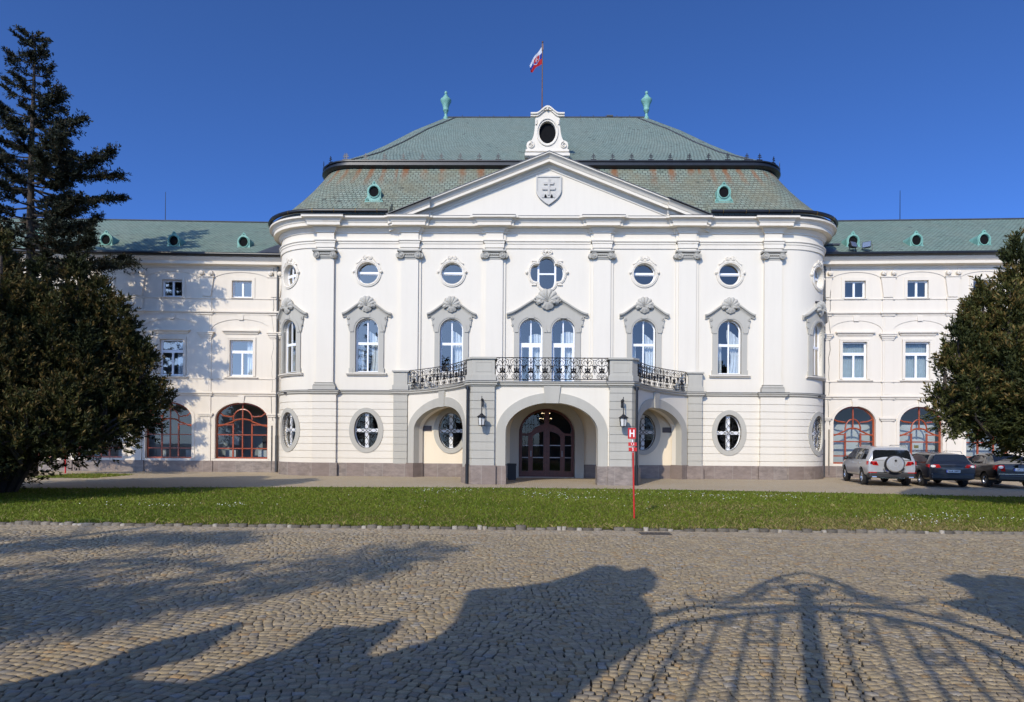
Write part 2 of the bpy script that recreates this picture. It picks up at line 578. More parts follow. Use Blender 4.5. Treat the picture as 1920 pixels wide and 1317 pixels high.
# ---- openings
ARW = [-9.18, -4.87, 4.87, 9.18] + CURVE
def arw_open(c): return [(c + u, z) for u, z in arch(.59, 5.30, 7.43, .59)]
PAIR = [-.84, .80]
def pair_open(c): return [(c + u, z) for u, z in arch(.585, 4.40, 7.46, .585)]
RND = ARW; ZR = 10.34
QUAT = []
def quat_outline(g=0.0):
    p = []
    for k in range(9):                       # right lobe
        a = -PI / 2 + PI * k / 8
        p.append((.60 + (.25 + g) * math.cos(a) * 1.0, (.43 + g) * math.sin(a)))
    p.append((.40 + g, .45 + g))
    for k in range(13):
        a = PI * k / 12
        p.append(((.40 + g) * math.cos(a), .45 + (.39 + g) * math.sin(a)))
    p.append((-.40 - g, .45 + g))
    for k in range(9):
        a = PI / 2 + PI * k / 8
        p.append((-.60 + (.25 + g) * math.cos(a), (.43 + g) * math.sin(a)))
    p.append((-.40 - g, -.45 - g))
    for k in range(13):
        a = PI + PI * k / 12
        p.append(((.40 + g) * math.cos(a), -.45 + (.39 + g) * math.sin(a)))
    p.append((.40 + g, -.45 - g))
    return clean(p)
QC = (-.05, 10.37)
OV = [-9.18, 9.18] + CURVE; OVIN = [-4.87, 4.87]; ZO = 2.33
door_open = arch(1.41, -.02, 2.25, 1.25, 26)

# ---- wall
mb = MB()
holes = [arw_open(c) for c in ARW] + [pair_open(c) for c in PAIR] + [ellipse(c, ZR, .55, .55, 36) for c in RND]
holes += [[(QC[0] + u, QC[1] + z) for u, z in quat_outline()]] + [ellipse(c, ZO, .62, .92, 40) for c in OV + OVIN]
holes += [[(u, max(z, .02)) for u, z in door_open]]
ex = []
for u in ucols(UMIN, UMAX):
    if u < -AL + .1 or u > AR - .1:
        ex += [(u, z) for z in np.arange(.5, 12.6, .45) if not any(inside((u, z), offset_poly(h, .06)) for h in holes if abs(h[0][0] - u) < 2)]
plate(mb, wrect(UMIN, UMAX, 0, 12.75), holes, WM, 0, -.34, ex)
mb.build('facade_wall', M['white'], palace, .5)
# back and far side walls, closing the house
mb = MB()
a, b = WM(UMIN, 0, 0), WM(UMAX, 0, 0)
YB = 16.0
mb.add([(a[0], a[1] - .4, 0), (a[0], YB, 0), (b[0], YB, 0), (b[0], b[1] - .4, 0), (a[0], a[1] - .4, 13), (a[0], YB, 13), (b[0], YB, 13), (b[0], b[1] - .4, 13)], [(0, 1, 5, 4), (1, 2, 6, 5), (2, 3, 7, 6)])
mb.build('rear_wall', M['white'], palace)
mb = MB(); mb.box(-13.6, 14.0, 3.2, 3.3, 0, 13); mb.box(-13.6, 14.0, .45, 3.2, 4.2, 4.3); mb.box(-13.6, 14.0, .45, 3.2, 9.0, 9.1)
for x in (-11.5, -7, -2.6, 2.6, 7, 11.6):
    mb.box(x - .06, x + .06, .45, 3.2, .02, 4.2); mb.box(x - .06, x + .06, .45, 3.2, 4.3, 9.0); mb.box(x - .06, x + .06, .45, 3.2, 9.1, 12.9)
mb.build('interior_partition', M['dark'], palace)

# ---- rusticated ground floor
GR = [.90, 1.27, 1.63, 1.98, 2.33, 2.68, 3.03, 3.39, 3.76]
def bands(z0=.66, z1=4.16, gap=.036):
    e = [z0] + [g for g in GR] + [z1]
    return [(e[i] + (gap / 2 if i else 0), e[i + 1] - (gap / 2 if i < len(e) - 2 else 0)) for i in range(len(e) - 1)]
mb = MB()
for a, b in ((UMIN, -7.72), (7.72, UMAX)):
    mb = MB()
    for z0, z1 in bands():
        hs = [ellipse(c, ZO, .80, 1.08, 40) for c in OV if a < c < b]
        plate(mb, wrect(a, b, z0, z1), hs, WM, .032, 0)
    mb.build('rusticated_storey', M['white'], palace, .5)
for s in (-1, 1):
    mb = MB()
    c = s * 11.3
    mb.box(c - .58, c + .58, -.15, .1, .6, 4.2)
    for z0, z1 in bands():
        mb.box(c - .61, c + .61, -.185, -.02, z0, z1)
    mb.build('rusticated_pier', M['white'], palace)

# ---- plinth
mb = MB()
for a, b in ((UMIN, -1.84), (1.84, UMAX)):
    sweep(mb, wpath(a, b), [(.075, -.1), (.075, .655), (.06, .672), (0, .675)])
for s in (-1, 1):
    c = s * 11.3
    sweep(mb, [(c - .63, .3), (c - .63, -.19), (c + .63, -.19), (c + .63, .3)], [(.06, -.1), (.06, .659), (.045, .676), (-.05, .679)])
    mb.add([(c - .66, -.2, .676), (c + .66, -.2, .676), (c + .66, .1, .676), (c - .66, .1, .676)], [(0, 1, 2, 3)])
mb.build('plinth', M['plinth'], palace, .5)

# ---- porch plan
PA, PB, PS = Vector((3.62, -4.98)), Vector((7.05, -.20)), .42
PL = (PB - PA).length
M['hole'] = mat('opening_dark', (.010, .010, .011), .9, noise=(30, .4), spec=.05)  # near-black colour standing in for the shade inside the dormer openings
PT = (PB - PA).normalized(); PN = Vector((-PT.y, PT.x))
def porch_pt(t):
    return PA + PT * t + PN * (PS * (1 - (2 * t / PL - 1) ** 2))
def porch_map(side):
    def f(t, z, d):
        p = porch_pt(t); e = (porch_pt(t + .01) - porch_pt(t - .01)).normalized()
        q = p + Vector((e.y, -e.x)) * d
        return (side * q.x, q.y, z)
    return f
arcR = [tuple(porch_pt(PL * k / 14)) for k in range(15)]
halfR = [(2.42, -5.40), (2.42, -5.55), (3.35, -5.55), (3.62, -5.25)] + arcR + [(7.05, -.30), (7.75, -.30)]
halfL = [(-x, y) for x, y in reversed(halfR)]
string_path = wpath(UMIN, -7.75) + halfL + halfR + wpath(7.75, UMAX)
SPROF = [(0, 4.13), (.03, 4.13), (.05, 4.17), (.10, 4.20), (.10, 4.26), (.15, 4.30), (.15, 4.345)]
mb = MB(); sweep(mb, string_path, SPROF + [(0, 4.36)])
for s in (-1, 1):
    c = s * 11.3
    sweep(mb, [(c - .61, .3), (c - .61, -.17), (c + .61, -.17), (c + .61, .3)], [(d, z - .004) for d, z in SPROF] + [(-.1, 4.352)])
mb.build('string_course', M['grey'], palace, .5)
mb = MB(); sweep(mb, string_path, [(.165, 4.348), (.165, 4.368), (-.02, 4.385)])
for s in (-1, 1):
    c = s * 11.3
    sweep(mb, [(c - .61, .3), (c - .61, -.17), (c + .61, -.17), (c + .61, .3)], [(.166, 4.346), (.166, 4.372), (-.1, 4.389)])
mb.build('string_flashing', M['flash'], palace, .5)

# ---- entablature: architrave, frieze stays wall, cornice
ARCH = [(0, 11.60), (.05, 11.60), (.05, 11.80), (.08, 11.82), (.08, 11.90), (.13, 11.94), (.13, 11.985), (0, 12.0)]
CORN = [(0, 12.36), (.05, 12.36), (.05, 12.42), (.10, 12.47), (.14, 12.54), (.16, 12.56), (.16, 12.60), (.40, 12.62), (.40, 12.77), (.43, 12.79), (.45, 12.85), (.50, 12.91), (.57, 12.95), (.59, 12.955), (.62, 12.96), (.62, 13.05), (-.3, 13.10)]
PIL = [(-11.3, .435, 0), (-7.01, .44, 1), (-2.72, .44, 1), (2.72, .44, 1), (7.01, .44, 1), (11.3, .435, 0)]
def ressaut(mb, prof, c, h, d, zoff=-.004, back=.45):
    sweep(mb, [(c - h, back), (c - h, -d), (c + h, -d), (c + h, back)], [(a, z + zoff) for a, z in prof])
mb = MB(); sweep(mb, wpath(UMIN, UMAX), ARCH)
for c, h, k in PIL:
    ressaut(mb, ARCH, c, h, .165)
mb.build('architrave', M['trim'], palace, .5)
mb = MB(); sweep(mb, wpath(UMIN, UMAX), CORN)
for c, h, k in PIL:
    ressaut(mb, CORN, c, h, .165 if abs(c) < 7 else .17)
    if k: ressaut(mb, CORN, c, h + .14, .085, -.008)
mb.build('cornice', M['trim'], palace, .5)
mb = MB(); sweep(mb, wpath(UMIN, UMAX), [(.63, 13.052), (.63, 13.075), (-.3, 13.12)])
for c, h, k in PIL:
    ressaut(mb, [(.632, 13.052), (.632, 13.078), (-.3, 13.125)], c, h, .17, 0)
mb.build('cornice_flashing', M['flash'], palace, .5)
for a, b in ((UMIN, -8.05), (8.05, UMAX)):
    mb = MB()
    pts = [WM(u, 13.30, .60) for u in ([a] + [q for q in ucols(a, b) if q not in (a, b)] + [b])]
    mb.tube(pts, .10, 8)
    L = 0
    for i in range(1, len(pts)):
        L += (Vector(pts[i]) - Vector(pts[i - 1])).length
    g = mb.build('gutter', M['black'], palace, .8)
    n = int((b - a) / 1.05)
    for i in range(n):
        mb = MB()
        p = WM(a + (b - a) * (i + .5) / n, 13.30, .60); q = WM(a + (b - a) * (i + .5) / n + .03, 13.30, .60)
        mb.tube([p, q], .108, 8)
        mb.build('gutter_clip', M['brass'], g)

# ---- pilasters
def spiral(c, r, turns=1.6, n=22, s=1):
    return [(c[0] + s * r * (1 - .8 * k / n) * math.cos(PI / 2 + 2 * PI * turns * k / n), c[1] + r * (1 - .8 * k / n) * math.sin(PI / 2 + 2 * PI * turns * k / n)) for k in range(n + 1)]
for c, h, k in PIL:
    f = at(c)
    mb = MB(); mb.fbox(f, -h, h, 4.36, 12.5, .165, -.05)
    if k: mb.fbox(f, -h - .13, h + .13, 4.36, 12.49, .08, -.05)
    p = mb.build('pilaster', M['white'], palace)
    mb = MB()
    mb.fbox(f, -h - .14, h + .14, 4.35, 4.58, .25, 0)
    sweep(mb, [(c - h, .1), (c - h, -.165), (c + h, -.165), (c + h, .1)], [(.09, 4.58), (.11, 4.62), (.09, 4.66), (.04, 4.68), (.04, 4.70), (.07, 4.73), (.05, 4.76), (-.05, 4.765)])
    mb.build('base', M['grey'], p, .5)
    mb = MB()
    mb.fbox(f, -h + .02, h - .02, 11.02, 11.36, .20, 0)
    n = 10                                            # concave abacus
    row = [[f(u, z, .33 + .05 * (u / .6) ** 2 - dd) for u in np.linspace(-.60, .60, n + 1)] for z, dd in ((11.35, .06), (11.38, .0), (11.45, .0), (11.455, .4))]
    mb.grid(row)
    for s in (-1, 1):
        mb.add([r[0 if s < 0 else -1] for r in row] + [f(s * .60, 11.35, 0)], [(0, 1, 2, 3, 4)])
        cc = (s * (h - .015), 11.20)
        o = f(cc[0], cc[1], 0)
        mb.lathe([(.001, -.33), (.06, -.335), (.075, -.30), (.13, -.30), (.165, -.32), (.175, -.28), (.17, 0)], o, 18, 'y')
        mb.tube([f(u, z, .325) for u, z in spiral(cc, .145, s=-s)], .018, 4)
    mb.fbox(f, -.26, .26, 11.20, 11.30, .27, 0); mb.fbox(f, -.26, .26, 11.10, 11.17, .25, 0)
    for q in range(5):
        mb.sphere(f(-.2 + .1 * q, 11.25, .27), .045, 6)
    if k:
        for s in (-1, 1):
            mb.lathe([(.001, -.26), (.12, -.26), (.13, 0)], f(s * (h + .14), 11.19, 0), 12, 'y')
    mb.build('capital', M['grey'], p, .7)

# ---- windows
def draw_shell(mb, f, cu, cz, R, depth=.16, base=.1):
    """scallop shell fanning upward"""
    n, m = 66, 6
    rows = []
    for i in range(m + 1):
        t = i / m
        row = []
        for j in range(n + 1):
            a = math.radians(-112 + 224 * j / n)
            lob = abs(math.cos(6.5 * math.radians(-112 + 224 * j / n) + PI / 2))
            rr = R * t * (1 + (.10 * lob if i == m else .08 * lob * t)) * (1.0 + .08 * math.cos(a))
            d = base + depth * (math.sin(PI * min(1, t * .78 + .1)) * .9 + .45 * lob * t * (1 if i < m else .3))
            row.append(f(cu + rr * math.sin(a), cz + rr * math.cos(a), d))
        rows.append(row)
    rows.append([f(cu + R * .98 * math.sin(math.radians(-112 + 224 * j / n)), cz + R * .98 * math.cos(math.radians(-112 + 224 * j / n)), 0) for j in range(n + 1)])
    mb.grid(rows)
    # small inverted shell and volutes at its root
    rows = []
    for i in range(4):
        t = i / 3; row = []
        for j in range(23):
            a = math.radians(80 + 200 * j / 22); lob = abs(math.cos(4 * a))
            rr = R * .62 * t * (1 + .12 * lob * (i == 3))
            row.append(f(cu + rr * math.sin(a), cz - R * .12 + rr * math.cos(a), base + depth * (1.1 - .75 * t * t) * (.85 + .3 * lob * t)))
        rows.append(row)
    rows.append([f(cu + R * .6 * math.sin(math.radians(80 + 200 * j / 22)), cz - R * .12 + R * .6 * math.cos(math.radians(80 + 200 * j / 22)), 0) for j in range(23)])
    mb.grid(rows)
    for s in (-1, 1):
        mb.tube([f(cu + u, cz + z, base + depth * 1.05) for u, z in spiral((s * R * .55, -R * .06), R * .2, 1.3, 14, -s)], R * .055, 5)

def hood_curve(half, z0, z1):
    return lambda u: z0 + (z1 - z0) * (.5 + .5 * math.cos(PI * min(1, abs(u) / half))) ** .80

def moulding(mb, f, half, zf, prof, n=34):
    rows = []
    for i in range(n + 1):
        u = -half + 2 * half * i / n
        rows.append([f(u + 0, zf(u) + dz, d) for d, dz in prof])
    mb.grid(rows)
    for r in (rows[0], rows[-1]):
        mb.add(list(r), [tuple(range(len(r)))])

def wavy_curtain(f, u0, u1, z0, z1, d, amp=.035, wl=.16, ztop=None, drape=None):
    mb = MB(); n = max(8, int((u1 - u0) / wl * 6)); rows = []
    for i in range(8):
        row = []
        for j in range(n + 1):
            u = u0 + (u1 - u0) * j / n
            zt = ztop(u) if ztop else z1
            z = z0 + (zt - z0) * i / 7
            x = u
            if drape:
                x = drape(u, i / 7)
            row.append(f(x, z, d + amp * math.sin(2 * PI * u / wl + .6 * math.sin(i * .9)) + .3 * amp * math.sin(7.3 * u)))
        rows.append(row)
    mb.grid(rows)
    return mb

HOODP = [(0, -.13), (.09, -.13), (.09, -.09), (.13, -.06), (.13, -.035), (.21, .0), (.225, .035), (.225, .085), (0, .10)]
def frame_and_panes(f, outline, cells, depth, fr, parent, glass, extra_holes=()):
    """white frame with panes cut by cells [(u0,u1,z0,z1)]"""
    inner = offset_poly(outline, -fr)
    hs = [h for h in (clip_rect(inner, *c) for c in cells) if len(h) > 2 and abs(area2(h)) > .004]
    mb = MB(); plate(mb, [offset_poly(outline, .02)], hs, f, -depth, -depth - .07)
    w = mb.build('window', M['frame'], parent)
    mb = MB()
    for h in hs:
        ta, tb = random.gauss(0, .007), random.gauss(0, .007)
        cu, cz = h[0]
        ft = lambda u, z, d: f(u, z, d + ta * (u - cu) + tb * (z - cz))
        plate(mb, [offset_poly(h, .012)], [], ft, -depth - .035, -depth - .05, sides=False)
    mb.build('pane', glass, w)
    return w, hs

random.seed(3)
for c in ARW:
    f = at(c); top = arch(.59, 5.30, 7.43, .59)
    cells = [(-.52, -.035, 5.36, 6.70), (.035, .52, 5.36, 6.70), (-.52, -.03, 6.83, 8.1), (.03, .52, 6.83, 8.1)]
    w, hs = frame_and_panes(f, top, cells, .17, .055, palace, M['glass'])
    curved = abs(c) > 12
    zt = lambda u: 7.43 + math.sqrt(max(0, .59 ** 2 - u * u)) * (.8)
    l = random.uniform(.2, .5)
    u0 = random.uniform(-.05, .25); ph = random.uniform(0, 2); tie = random.uniform(.3, .7)
    wavy_curtain(f, u0, .62, 5.25, 8, -.48, wl=random.uniform(.11, .19), ztop=lambda u: 6.9 + l + .3 * math.sin(3 * u + ph), drape=lambda u, t: .62 - (.62 - u) * (1 - tie * .5 * math.sin(PI * min(1, t * 1.3)))).build('curtain', M['curtain'], w)
    if random.random() < .75: wavy_curtain(f, -.62, random.uniform(-.48, -.15), 5.25, 8, -.50, wl=random.uniform(.1, .18), ztop=lambda u: 6.5 + l).build('curtain', M['curtain'], w)
    # surround
    zf = hood_curve(1.24, 8.20, 8.83)
    out = [(-.86, 5.22), (.86, 5.22), (.86, 7.32), (.90, 7.38), (.90, 7.62), (.98, 7.72), (1.02, 7.95), (1.04, zf(1.04) - .06)]
    out += [(u, zf(u) - .06) for u in np.linspace(1.0, -1.0, 22)] + [(-1.04, zf(1.04) - .06), (-1.02, 7.95), (-.98, 7.72), (-.90, 7.62), (-.90, 7.38), (-.86, 7.32)]
    gx = [(u, z) for u in np.linspace(-.95, .95, 9) for z in (7.9, 8.15) if z < zf(u) - .12 and not inside((u, z), offset_poly(top, .05))]
    mb = MB(); plate(mb, [out], [top], f, .075, -.12, gx)
    ring = arch(.80, 7.30, 7.43, .80)
    plate(mb, [arch(.78, 7.36, 7.43, .78)], [offset_poly(arch(.66, 7.30, 7.43, .66), 0)], f, .10, .05)
    for s in (-1, 1):
        mb.fbox(f, s * .76 - .09, s * .76 + .09, 7.33, 7.42, .115, 0)
        mb.fbox(f, s * .80 - .10, s * .80 + .10, 5.22, 5.48, .10, 0)
        mb.tube([f(u, z, .09) for u, z in spiral((s * .97, 8.02), .085, 1.2, 12, s)], .03, 5)
        mb.tube([f(u, z, .08) for u, z in spiral((s * .95, 7.70), .055, 1.1, 10, s)], .024, 5)
        mb.tube([f(s * .93, 7.62, .06), f(s * .90, 7.40, .05)], .025, 5)
    mb.fbox(f, -.16, .16, 8.06, 8.22, .12, 0)
    mb.build('surround', M['grey'], w, .5)
    mb = MB(); moulding(mb, f, 1.24, zf, HOODP); mb.build('hood', M['grey'], w, .6)
    mb = MB(); draw_shell(mb, f, 0, 8.66, .42); mb.build('shell_ornament', M['grey'], w, .9)
    mb = MB()
    rows = [[f(u, z, d) for u in np.linspace(-1.02, 1.02, 9)] for d, z in ((0, 5.12), (.10, 5.12), (.12, 5.16), (.17, 5.19), (.17, 5.235), (0, 5.25))]
    mb.grid(rows)
    for k in (0, -1): mb.add([r[k] for r in rows], [tuple(range(len(rows)))])
    mb.build('sill', M['trim'], w)
# balcony doors, as a pair under one hood
zf = hood_curve(2.05, 8.22, 9.12)
for i, c in enumerate(PAIR):
    f = at(c); top = arch(.585, 4.40, 7.46, .585)
    cells = [(-.46, -.09, 4.52, 6.62), (.09, .46, 4.52, 6.62), (-.52, -.03, 6.84, 8.1), (.03, .52, 6.84, 8.1)]
    w, hs = frame_and_panes(f, top, cells, .17, .06, palace, M['glass'])
    w.name = 'balcony_door'
    l = .12 * i
    wavy_curtain(f, -.1, .62, 4.4, 8, -.48, ztop=lambda u: 7.0 + l + .35 * math.cos(2.2 * (u - .25))).build('curtain', M['curtain'], w)
    wavy_curtain(f, -.62, -.40, 4.4, 8, -.48, ztop=lambda u: 6.8).build('curtain', M['curtain'], w)
f = at(-.02)
out = [(-1.68, 4.38), (1.68, 4.38), (1.68, 7.36), (1.72, 7.42), (1.72, 7.66), (1.80, 7.75), (1.84, 8.0), (1.86, zf(1.86) - .06)]
out += [(u, zf(u) - .06) for u in np.linspace(1.8, -1.8, 30)] + [(-1.86, zf(1.86) - .06), (-1.84, 8.0), (-1.80, 7.75), (-1.72, 7.66), (-1.72, 7.42), (-1.68, 7.36)]
hs = [[(u + c + .02, z) for u, z in arch(.585, 4.40, 7.46, .585)] for c in PAIR]
mb = MB(); plate(mb, [out], hs, f, .075, -.12)
for c in PAIR:
    q = lambda p: [(u + c + .02, z) for u, z in p]
    plate(mb, [q(arch(.79, 7.38, 7.46, .79))], [q(arch(.66, 7.30, 7.46, .66))], f, .10, .05)
    mb.fbox(f, c + .02 - .16, c + .02 + .16, 8.06, 8.26, .12, 0)
    for s in (-1, 1): mb.fbox(f, c + .02 + s * .74 - .09, c + .02 + s * .74 + .09, 7.34, 7.43, .115, 0)
for s in (-1, 1):
    mb.tube([f(u, z, .09) for u, z in spiral((s * 1.79, 8.05), .09, 1.2, 12, s)], .03, 5)
    mb.tube([f(u, z, .08) for u, z in spiral((s * 1.77, 7.72), .06, 1.1, 10, s)], .024, 5)
sur = mb.build('balcony_surround', M['grey'], palace, .5)
mb = MB(); moulding(mb, f, 2.05, zf, HOODP, 46); mb.build('hood', M['grey'], sur, .6)
mb = MB(); draw_shell(mb, f, 0, 8.90, .54, .2, .14)
for s in (-1, 1): mb.tube([f(u, z, .26) for u, z in spiral((s * .60, 8.98), .13, 1.5, 18, s)], .036, 5)
mb.build('shell_ornament', M['grey'], sur, .9)

# round attic windows
for c in RND:
    f = at(c, ZR); o = ellipse(0, 0, .55, .55, 40)
    cells = [(-.6, .6, .085, .6), (-.6, .6, -.6, -.045)]
    if abs(c) > 12: cells = [(-.6, -.05, .08, .6), (.05, .6, .08, .6), (-.6, -.05, -.6, -.06), (.05, .6, -.6, -.06)]
    w, hs = frame_and_panes(f, o, cells, .2, .03, palace, M['glass'])
    if abs(c) < 12:
        mb = MB(); mb.fbox(f, -.52, .52, -.01, .09, -.16, -.2); mb.build('crossbar', M['frame'], w)
    mb = MB()
    out = []
    for k in range(64):
        a = 2 * PI * k / 64; dg = math.degrees(a)
        r = .695
        if abs(dg - 90) < 48: r = .70 + .07 * (1 if abs(dg - 90) < 34 else .35)
        out.append((r * math.cos(a), r * math.sin(a)))
    plate(mb, [out], [ellipse(0, 0, .55, .55, 40)], f, .055, -.05)
    mb.tube([f(.62 * math.cos(2 * PI * k / 40), .62 * math.sin(2 * PI * k / 40), .05) for k in range(40)], .03, 5, True)
    for s in (-1, 1):
        mb.tube([f(u, z, .07) for u, z in spiral((s * .13, .76), .105, 1.3, 14, -s)], .032, 5)
        mb.sphere(f(s * .70, .06, .06), .075, 8); mb.sphere(f(s * .13, .76, .07), .04, 6)
        mb.tube([f(s * (.30 + .28 * t), .70 - .22 * t - .05 * math.sin(PI * t), .06) for t in np.linspace(0, 1, 7)], .03, 5)
    mb.sphere(f(0, .80, .05), .06, 6)
    mb.build('surround', M['trim'], w, .7)
# quatrefoil window
f = at(QC[0], QC[1]); o = quat_outline()
w, hs = frame_and_panes(f, o, [(-.385, .385, .04, 1), (-.385, .385, -1, -.04), (-1, -.475, -1, 1), (.475, 1, -1, 1)], .2, .03, palace, M['glass'])
mb = MB()
out = offset_poly(o, .15)
plate(mb, [clean(quat_outline(.14))], [o], f, .055, -.05)
mb.tube([f(u, z, .055) for u, z in quat_outline(.075)], .03, 5, True)
for s in (-1, 1):
    mb.tube([f(u, z, .075) for u, z in spiral((s * .14, 1.03), .115, 1.3, 14, -s)], .036, 5)
    mb.sphere(f(s * 1.02, .02, .06), .085, 8)
    for t in (-1, 1): mb.fbox(f, s * .66 - .12, s * .66 + .12, t * .60 - .035, t * .60 + .035, .08, 0)
mb.sphere(f(0, 1.09, .05), .065, 6)
mb.build('surround', M['trim'], w, .7)

# oval ground-floor windows with iron grilles
def grille(mb, f, rx, ry, d):
    P = lambda pts, r=.013, c=False: mb.tube([f(u, z, d) for u, z in pts], r, 4, c)
    P(ellipse(0, 0, rx, ry, 36), .014, True)
    for ph in (0, PI):
        P([(.11 * math.sin(2 * PI * t * 2 + ph), -ry * .82 + ry * 1.64 * t) for t in np.linspace(0, 1, 30)])
        P([(-rx * .9 + rx * 1.8 * t, .10 * math.sin(2 * PI * t * 1.5 + ph)) for t in np.linspace(0, 1, 24)])
    for s in (-1, 1):
        for q in (-1, 1):
            P([(s * (rx * .52 + u), q * (ry * .30 + z)) for u, z in spiral((0, 0), .15, 1.5, 18)])
            P([(s * u, q * z) for u, z in spiral((rx * .28, ry * .80), .13, 1.2, 14, -1)])
            P([(s * u, q * z) for u, z in ((.08, .12), (.2, .34), (.18, .5), (.32, .60), (.40, .52))])
for c in OV + OVIN:
    f = at(c, ZO); o = ellipse(0, 0, .62, .92, 44)
    cells = [(-.7, -.095, .09, 1), (.095, .7, .09, 1), (-.7, -.095, -1, -.09), (.095, .7, -1, -.09)]
    w, hs = frame_and_panes(f, o, cells, .16, .045, palace, M['glass_dark'])
    mb = MB(); plate(mb, [ellipse(0, 0, .87, 1.145, 56)], [o], f, .065, -.1); mb.build('surround', M['grey'], w, .5)
    mb = MB(); grille(mb, f, .60, .90, -.04); mb.build('grille', M['iron'], w)

# ---- porch
F0 = lambda u, z, d: (u, -d, z)
mb = MB(); plate(mb, [rect(-7.02, 7.02, .66, 4.12)], [ellipse(c, ZO, .8, 1.08, 40) for c in OVIN] + [arch(1.42, .5, 2.25, 1.25, 26)], F0, .014, 0)
mb.build('porch_inner_wall', M['cream'], palace)
CWm = lambda u, z, d: (u, -5.40 - d, z)
mb = MB(); plate(mb, [rect(-2.44, 2.44, .02, 4.15)], [[(u, max(z, .02)) for u, z in arch(1.955, 0, 2.2, 1.275, 26)]], CWm, 0, -.55)
for s in (-1, 1):
    g = porch_map(s)
    ex = [(t, z) for t in np.linspace(.1, PL - .1, 12) for z in (3.6, 4.0)]
    cols = list(np.linspace(0, PL, 15))
    hole = [(u, max(z, .02)) for u, z in arch(2.425, 0, 2.35, 1.105, 26, PL / 2)]
    plate(mb, [[(t, .02) for t in (0, .3, .5)] + [(t, .02) for t in (PL - .5, PL - .3, PL)] + [(t, 4.15) for t in reversed(cols)]], [hole], g, 0, -.55, ex)
mb.build('porch_wall', M['white'], palace, .4)
mb = MB()
plate(mb, [arch(2.35, .78, 2.2, 1.68, 30)], [[(u, z if z > .7 else .5) for u, z in arch(1.95, .5, 2.2, 1.27, 30)]], CWm, .04, -.30)
plate(mb, [[(-.27, 3.44), (.27, 3.44), (.36, 4.16), (-.36, 4.16)]], [], CWm, .09, 0)
mb.build('arch_ring', M['grey'], palace, .4)
for s in (-1, 1):
    g = porch_map(s); mb = MB(); c = PL / 2
    plate(mb, [arch(2.86, .70, 2.35, 1.52, 30, c)], [[(u, z if z > .72 else .5) for u, z in arch(2.42, .5, 2.35, 1.10, 30, c)]], g, .04, -.30)
    plate(mb, [[(c - .22, 3.42), (c + .22, 3.42), (c + .29, 4.16), (c - .29, 4.16)]], [], g, .09, 0)
    mb.build('arch_ring', M['grey'], palace, .4)
def prism(mb, poly, z0, z1):
    n = len(poly)
    V = [(x, y, z) for z in (z0, z1) for x, y in poly]
    mb.add(V, [tuple(range(n))[::-1], tuple(range(n, 2 * n))] + [(i, (i + 1) % n, n + (i + 1) % n, n + i) for i in range(n)])
PGR = [1.08, 1.43, 1.78, 2.13, 2.47, 2.82, 3.17, 3.52, 3.87]
pier = [(2.42, -5.55), (3.35, -5.55), (3.62, -5.25), (3.62, -4.86), (2.42, -4.86)]
spier = [(7.05, -.30), (7.75, -.30), (7.75, .05), (7.05, .05)]
for s in (-1, 1):
    for pl, gr, zp in ((pier, PGR, .80), (spier, GR, .66)):
        q = [(s * x, y) for x, y in pl]
        mb = MB(); prism(mb, offset_poly(q, -.025), zp - .05, 4.15)
        e = [zp] + gr + [4.152]
        for i in range(len(e) - 1):
            prism(mb, q, e[i] + (.014 if i else 0), e[i + 1] - (.014 if i < len(e) - 2 else 0))
        p = mb.build('porch_pier', M['grey'], palace)
        mb = MB(); prism(mb, offset_poly(q, .07), -.1, zp); mb.build('pier_plinth', M['plinth'], p)
        mb = MB()
        prism(mb, offset_poly(q, .06), 4.37, 4.60); prism(mb, offset_poly(q, .03), 4.60, 4.63)
        prism(mb, q, 4.63, 5.25); prism(mb, offset_poly(q, .03), 5.25, 5.28); prism(mb, offset_poly(q, .075), 5.28, 5.36)
        if pl is pier:
            pf = lambda u, z, d: (s * 2.885 + u, -5.55 - d, z)
            plate(mb, [rect(-.34, .34, 4.74, 5.16)], [rect(-.32, .32, 4.76, 5.14)], pf, .012, -.01)
        mb.build('parapet_pier', M['grey'], p, .4)
for s in (-1, 1):
    mb = MB(); mb.box(s * 2.2 - .28, s * 2.2 + .28, -5.50, -4.84, -.1, .79); mb.build('arch_plinth', M['plinth'], palace)
    g = porch_map(s)
    for a, b in ((.02, .55), (PL - .56, PL - .02)):
        mb = MB(); plate(mb, [rect(a, b, -.1, .70)], [], g, .10, -.57); mb.build('arch_plinth', M['plinth'], palace)
out = [(x * .995, y + .02) for x, y in halfL + halfR] + [(7.75, .2), (-7.75, .2)]
mb = MB(); prism(mb, clean(out), 4.17, 4.352); mb.build('balcony_floor', M['flash'], palace)
mb = MB(); prism(mb, clean([(x * .98, y + .1) for x, y in halfL + halfR] + [(7.6, .1), (-7.6, .1)]), 4.06, 4.165); mb.build('porch_ceiling', M['cream'], palace)

# entrance door
mb = MB(); plate(mb, [arch(1.86, -.05, 2.25, 1.68, 28)], [[(u, z if z > .1 else -.2) for u, z in arch(1.41, 0, 2.25, 1.25, 28)]], F0, .30, -.1); mb.build('door_surround', M['grey'], palace, .4)
o = arch(1.40, .02, 2.25, 1.24, 28)
dcells = []
f = at(0, 0, F0)
inner = offset_poly(o, -.09)
hs = []
for a, b in ((-1.25, -.93), (.93, 1.25)):
    for z0, z1 in ((.30, .98), (1.04, 1.60), (1.66, 2.12)): hs.append(rect(a, b, z0, z1))
for s in (-1, 1):
    for z0, z1 in ((.34, .98), (1.04, 1.60)):
        hs.append(rect(min(s * .16, s * .70), max(s * .16, s * .70), z0, z1))
    hs.append([(s * .16, 1.66), (s * .70, 1.66), (s * .70, 2.08), (s * .58, 2.20), (s * .40, 2.28), (s * .16, 2.34)])
